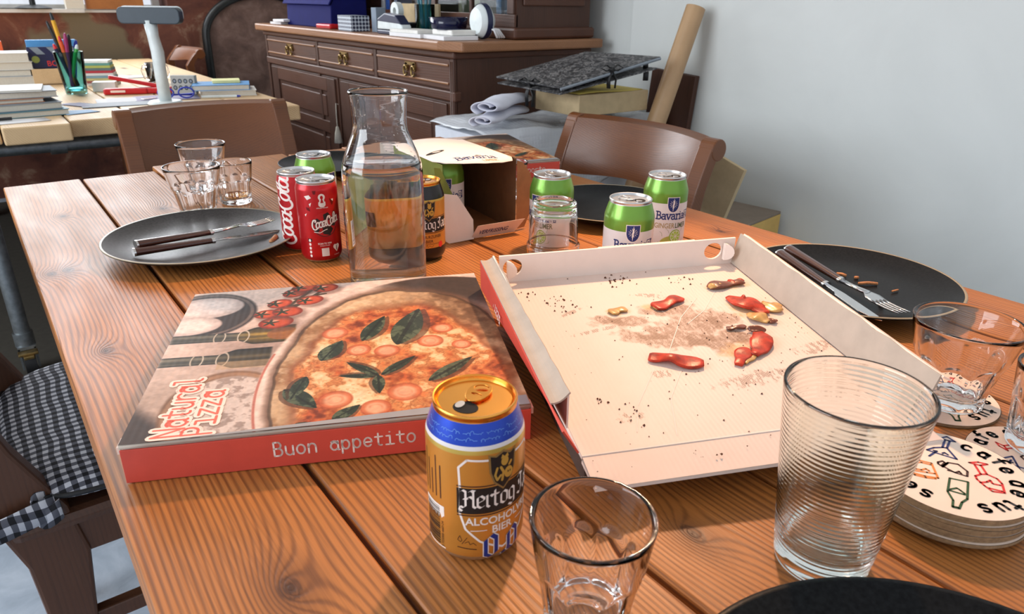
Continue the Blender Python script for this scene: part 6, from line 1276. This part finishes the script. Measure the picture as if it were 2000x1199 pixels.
def ribbon(p, dirv, ln, nm='ribbon_tie'):
    p = Vector(p); g = G()
    for s_ in (-1, 1):
        g.tube([p, p+dirv*s_*.018+Vector((0, 0, .012)), p+dirv*s_*.034+Vector((0, 0, .004)), p+dirv*s_*.018+Vector((0, 0, -.004)), p], .004, 6, 0, True, (1.6, .4)); g.tube([p, p+dirv*s_*.012+Vector((0, -.004, -ln*.5)), p+dirv*s_*.010+Vector((0, -.004, -ln))], .005, 6, 0, True, (1.6, .4))
    g.tube([p-dirv*.006, p+dirv*.006], .007, 8); g.make(nm, M['ribbon'], fo, smooth=True)
ribbon(fp(.02, .50, -.002), Vector((.3, -.95, 0)).normalized(), .065); ribbon(fp(.50, .0, .008), Vector((.95, -.25, 0)).normalized(), .05); ribbon(fp(.95, .12, -.02), Vector((.7, .7, 0)).normalized(), .04)
M['tube'] = mat('tube_kraft', rgb(176, 142, 104), .45, 0, .06, 20)
kt = thing('cardboard_tube', 'long brown cardboard tube leaning against the pale wall', 'tube', (0, 0, 0))
A_, B_ = Vector((1.765, 1.475, 1.085)), Vector((1.365, 1.495, .0)); dv = (B_-A_).normalized()
G().tube([A_, B_], .0285, 32).make('tube_wall', M['tube'], kt, angle=50); G().tube([A_-dv*.0006, A_+dv*.0002], .0265, 32).make('end_cap', M['kraft_pale'], kt)
M['kraft'].node_tree.nodes['Principled BSDF'].inputs['Roughness'].default_value = .6
tag(G().box(-.010, .010, -.095, .085, 0, .60).make('dark_frame', M['oak_v'], None, loc=(1.79, 1.605, .30), rot=(.06, .03, 0), bevel=.003), 'dark wooden board leaning in the corner behind the tube', 'board')
tag(G().box(-.006, .006, -.10, .10, 0, .50).make('kraft_board', M['kraft_pale'], None, loc=(1.42, 1.235, .285), rot=(.28, .04, .0), bevel=.001), 'pale cardboard sheet standing behind the right chair', 'cardboard')
lb_ = thing('yellow_carton', 'yellow sided carton against the pale wall behind the table edge', 'carton', (1.630, 1.240, 0), .14)
G().box(-.145, .145, -.15, .15, 0, .548).make('carton_body', mat('ochre_card', rgb(206, 170, 96), .75), lb_, bevel=.002); G().box(-.145, .145, -.149, .15, .548, .556).make('carton_lid', mat('grey_brown_lid', rgb(132, 118, 104), .8), lb_, bevel=.002)
for i, (lb, x, y, rz, m) in enumerate((('brown torn cardboard piece lying on the yellow carton', 1.53, 1.30, .4, M['kraft_dark']), ('pale folded cardboard piece on the yellow carton', 1.525, 1.245, -.2, M['kraft_pale']), ('reddish card strip on the yellow carton', 1.535, 1.20, .1, M['bk_tan']))):
    block('cardboard_piece', lb, 'cardboard', (x, y, .5565+.0*i), (.10, .05, .02+.012*(2-i)), rz, m, 'cardboard pieces on the yellow carton')
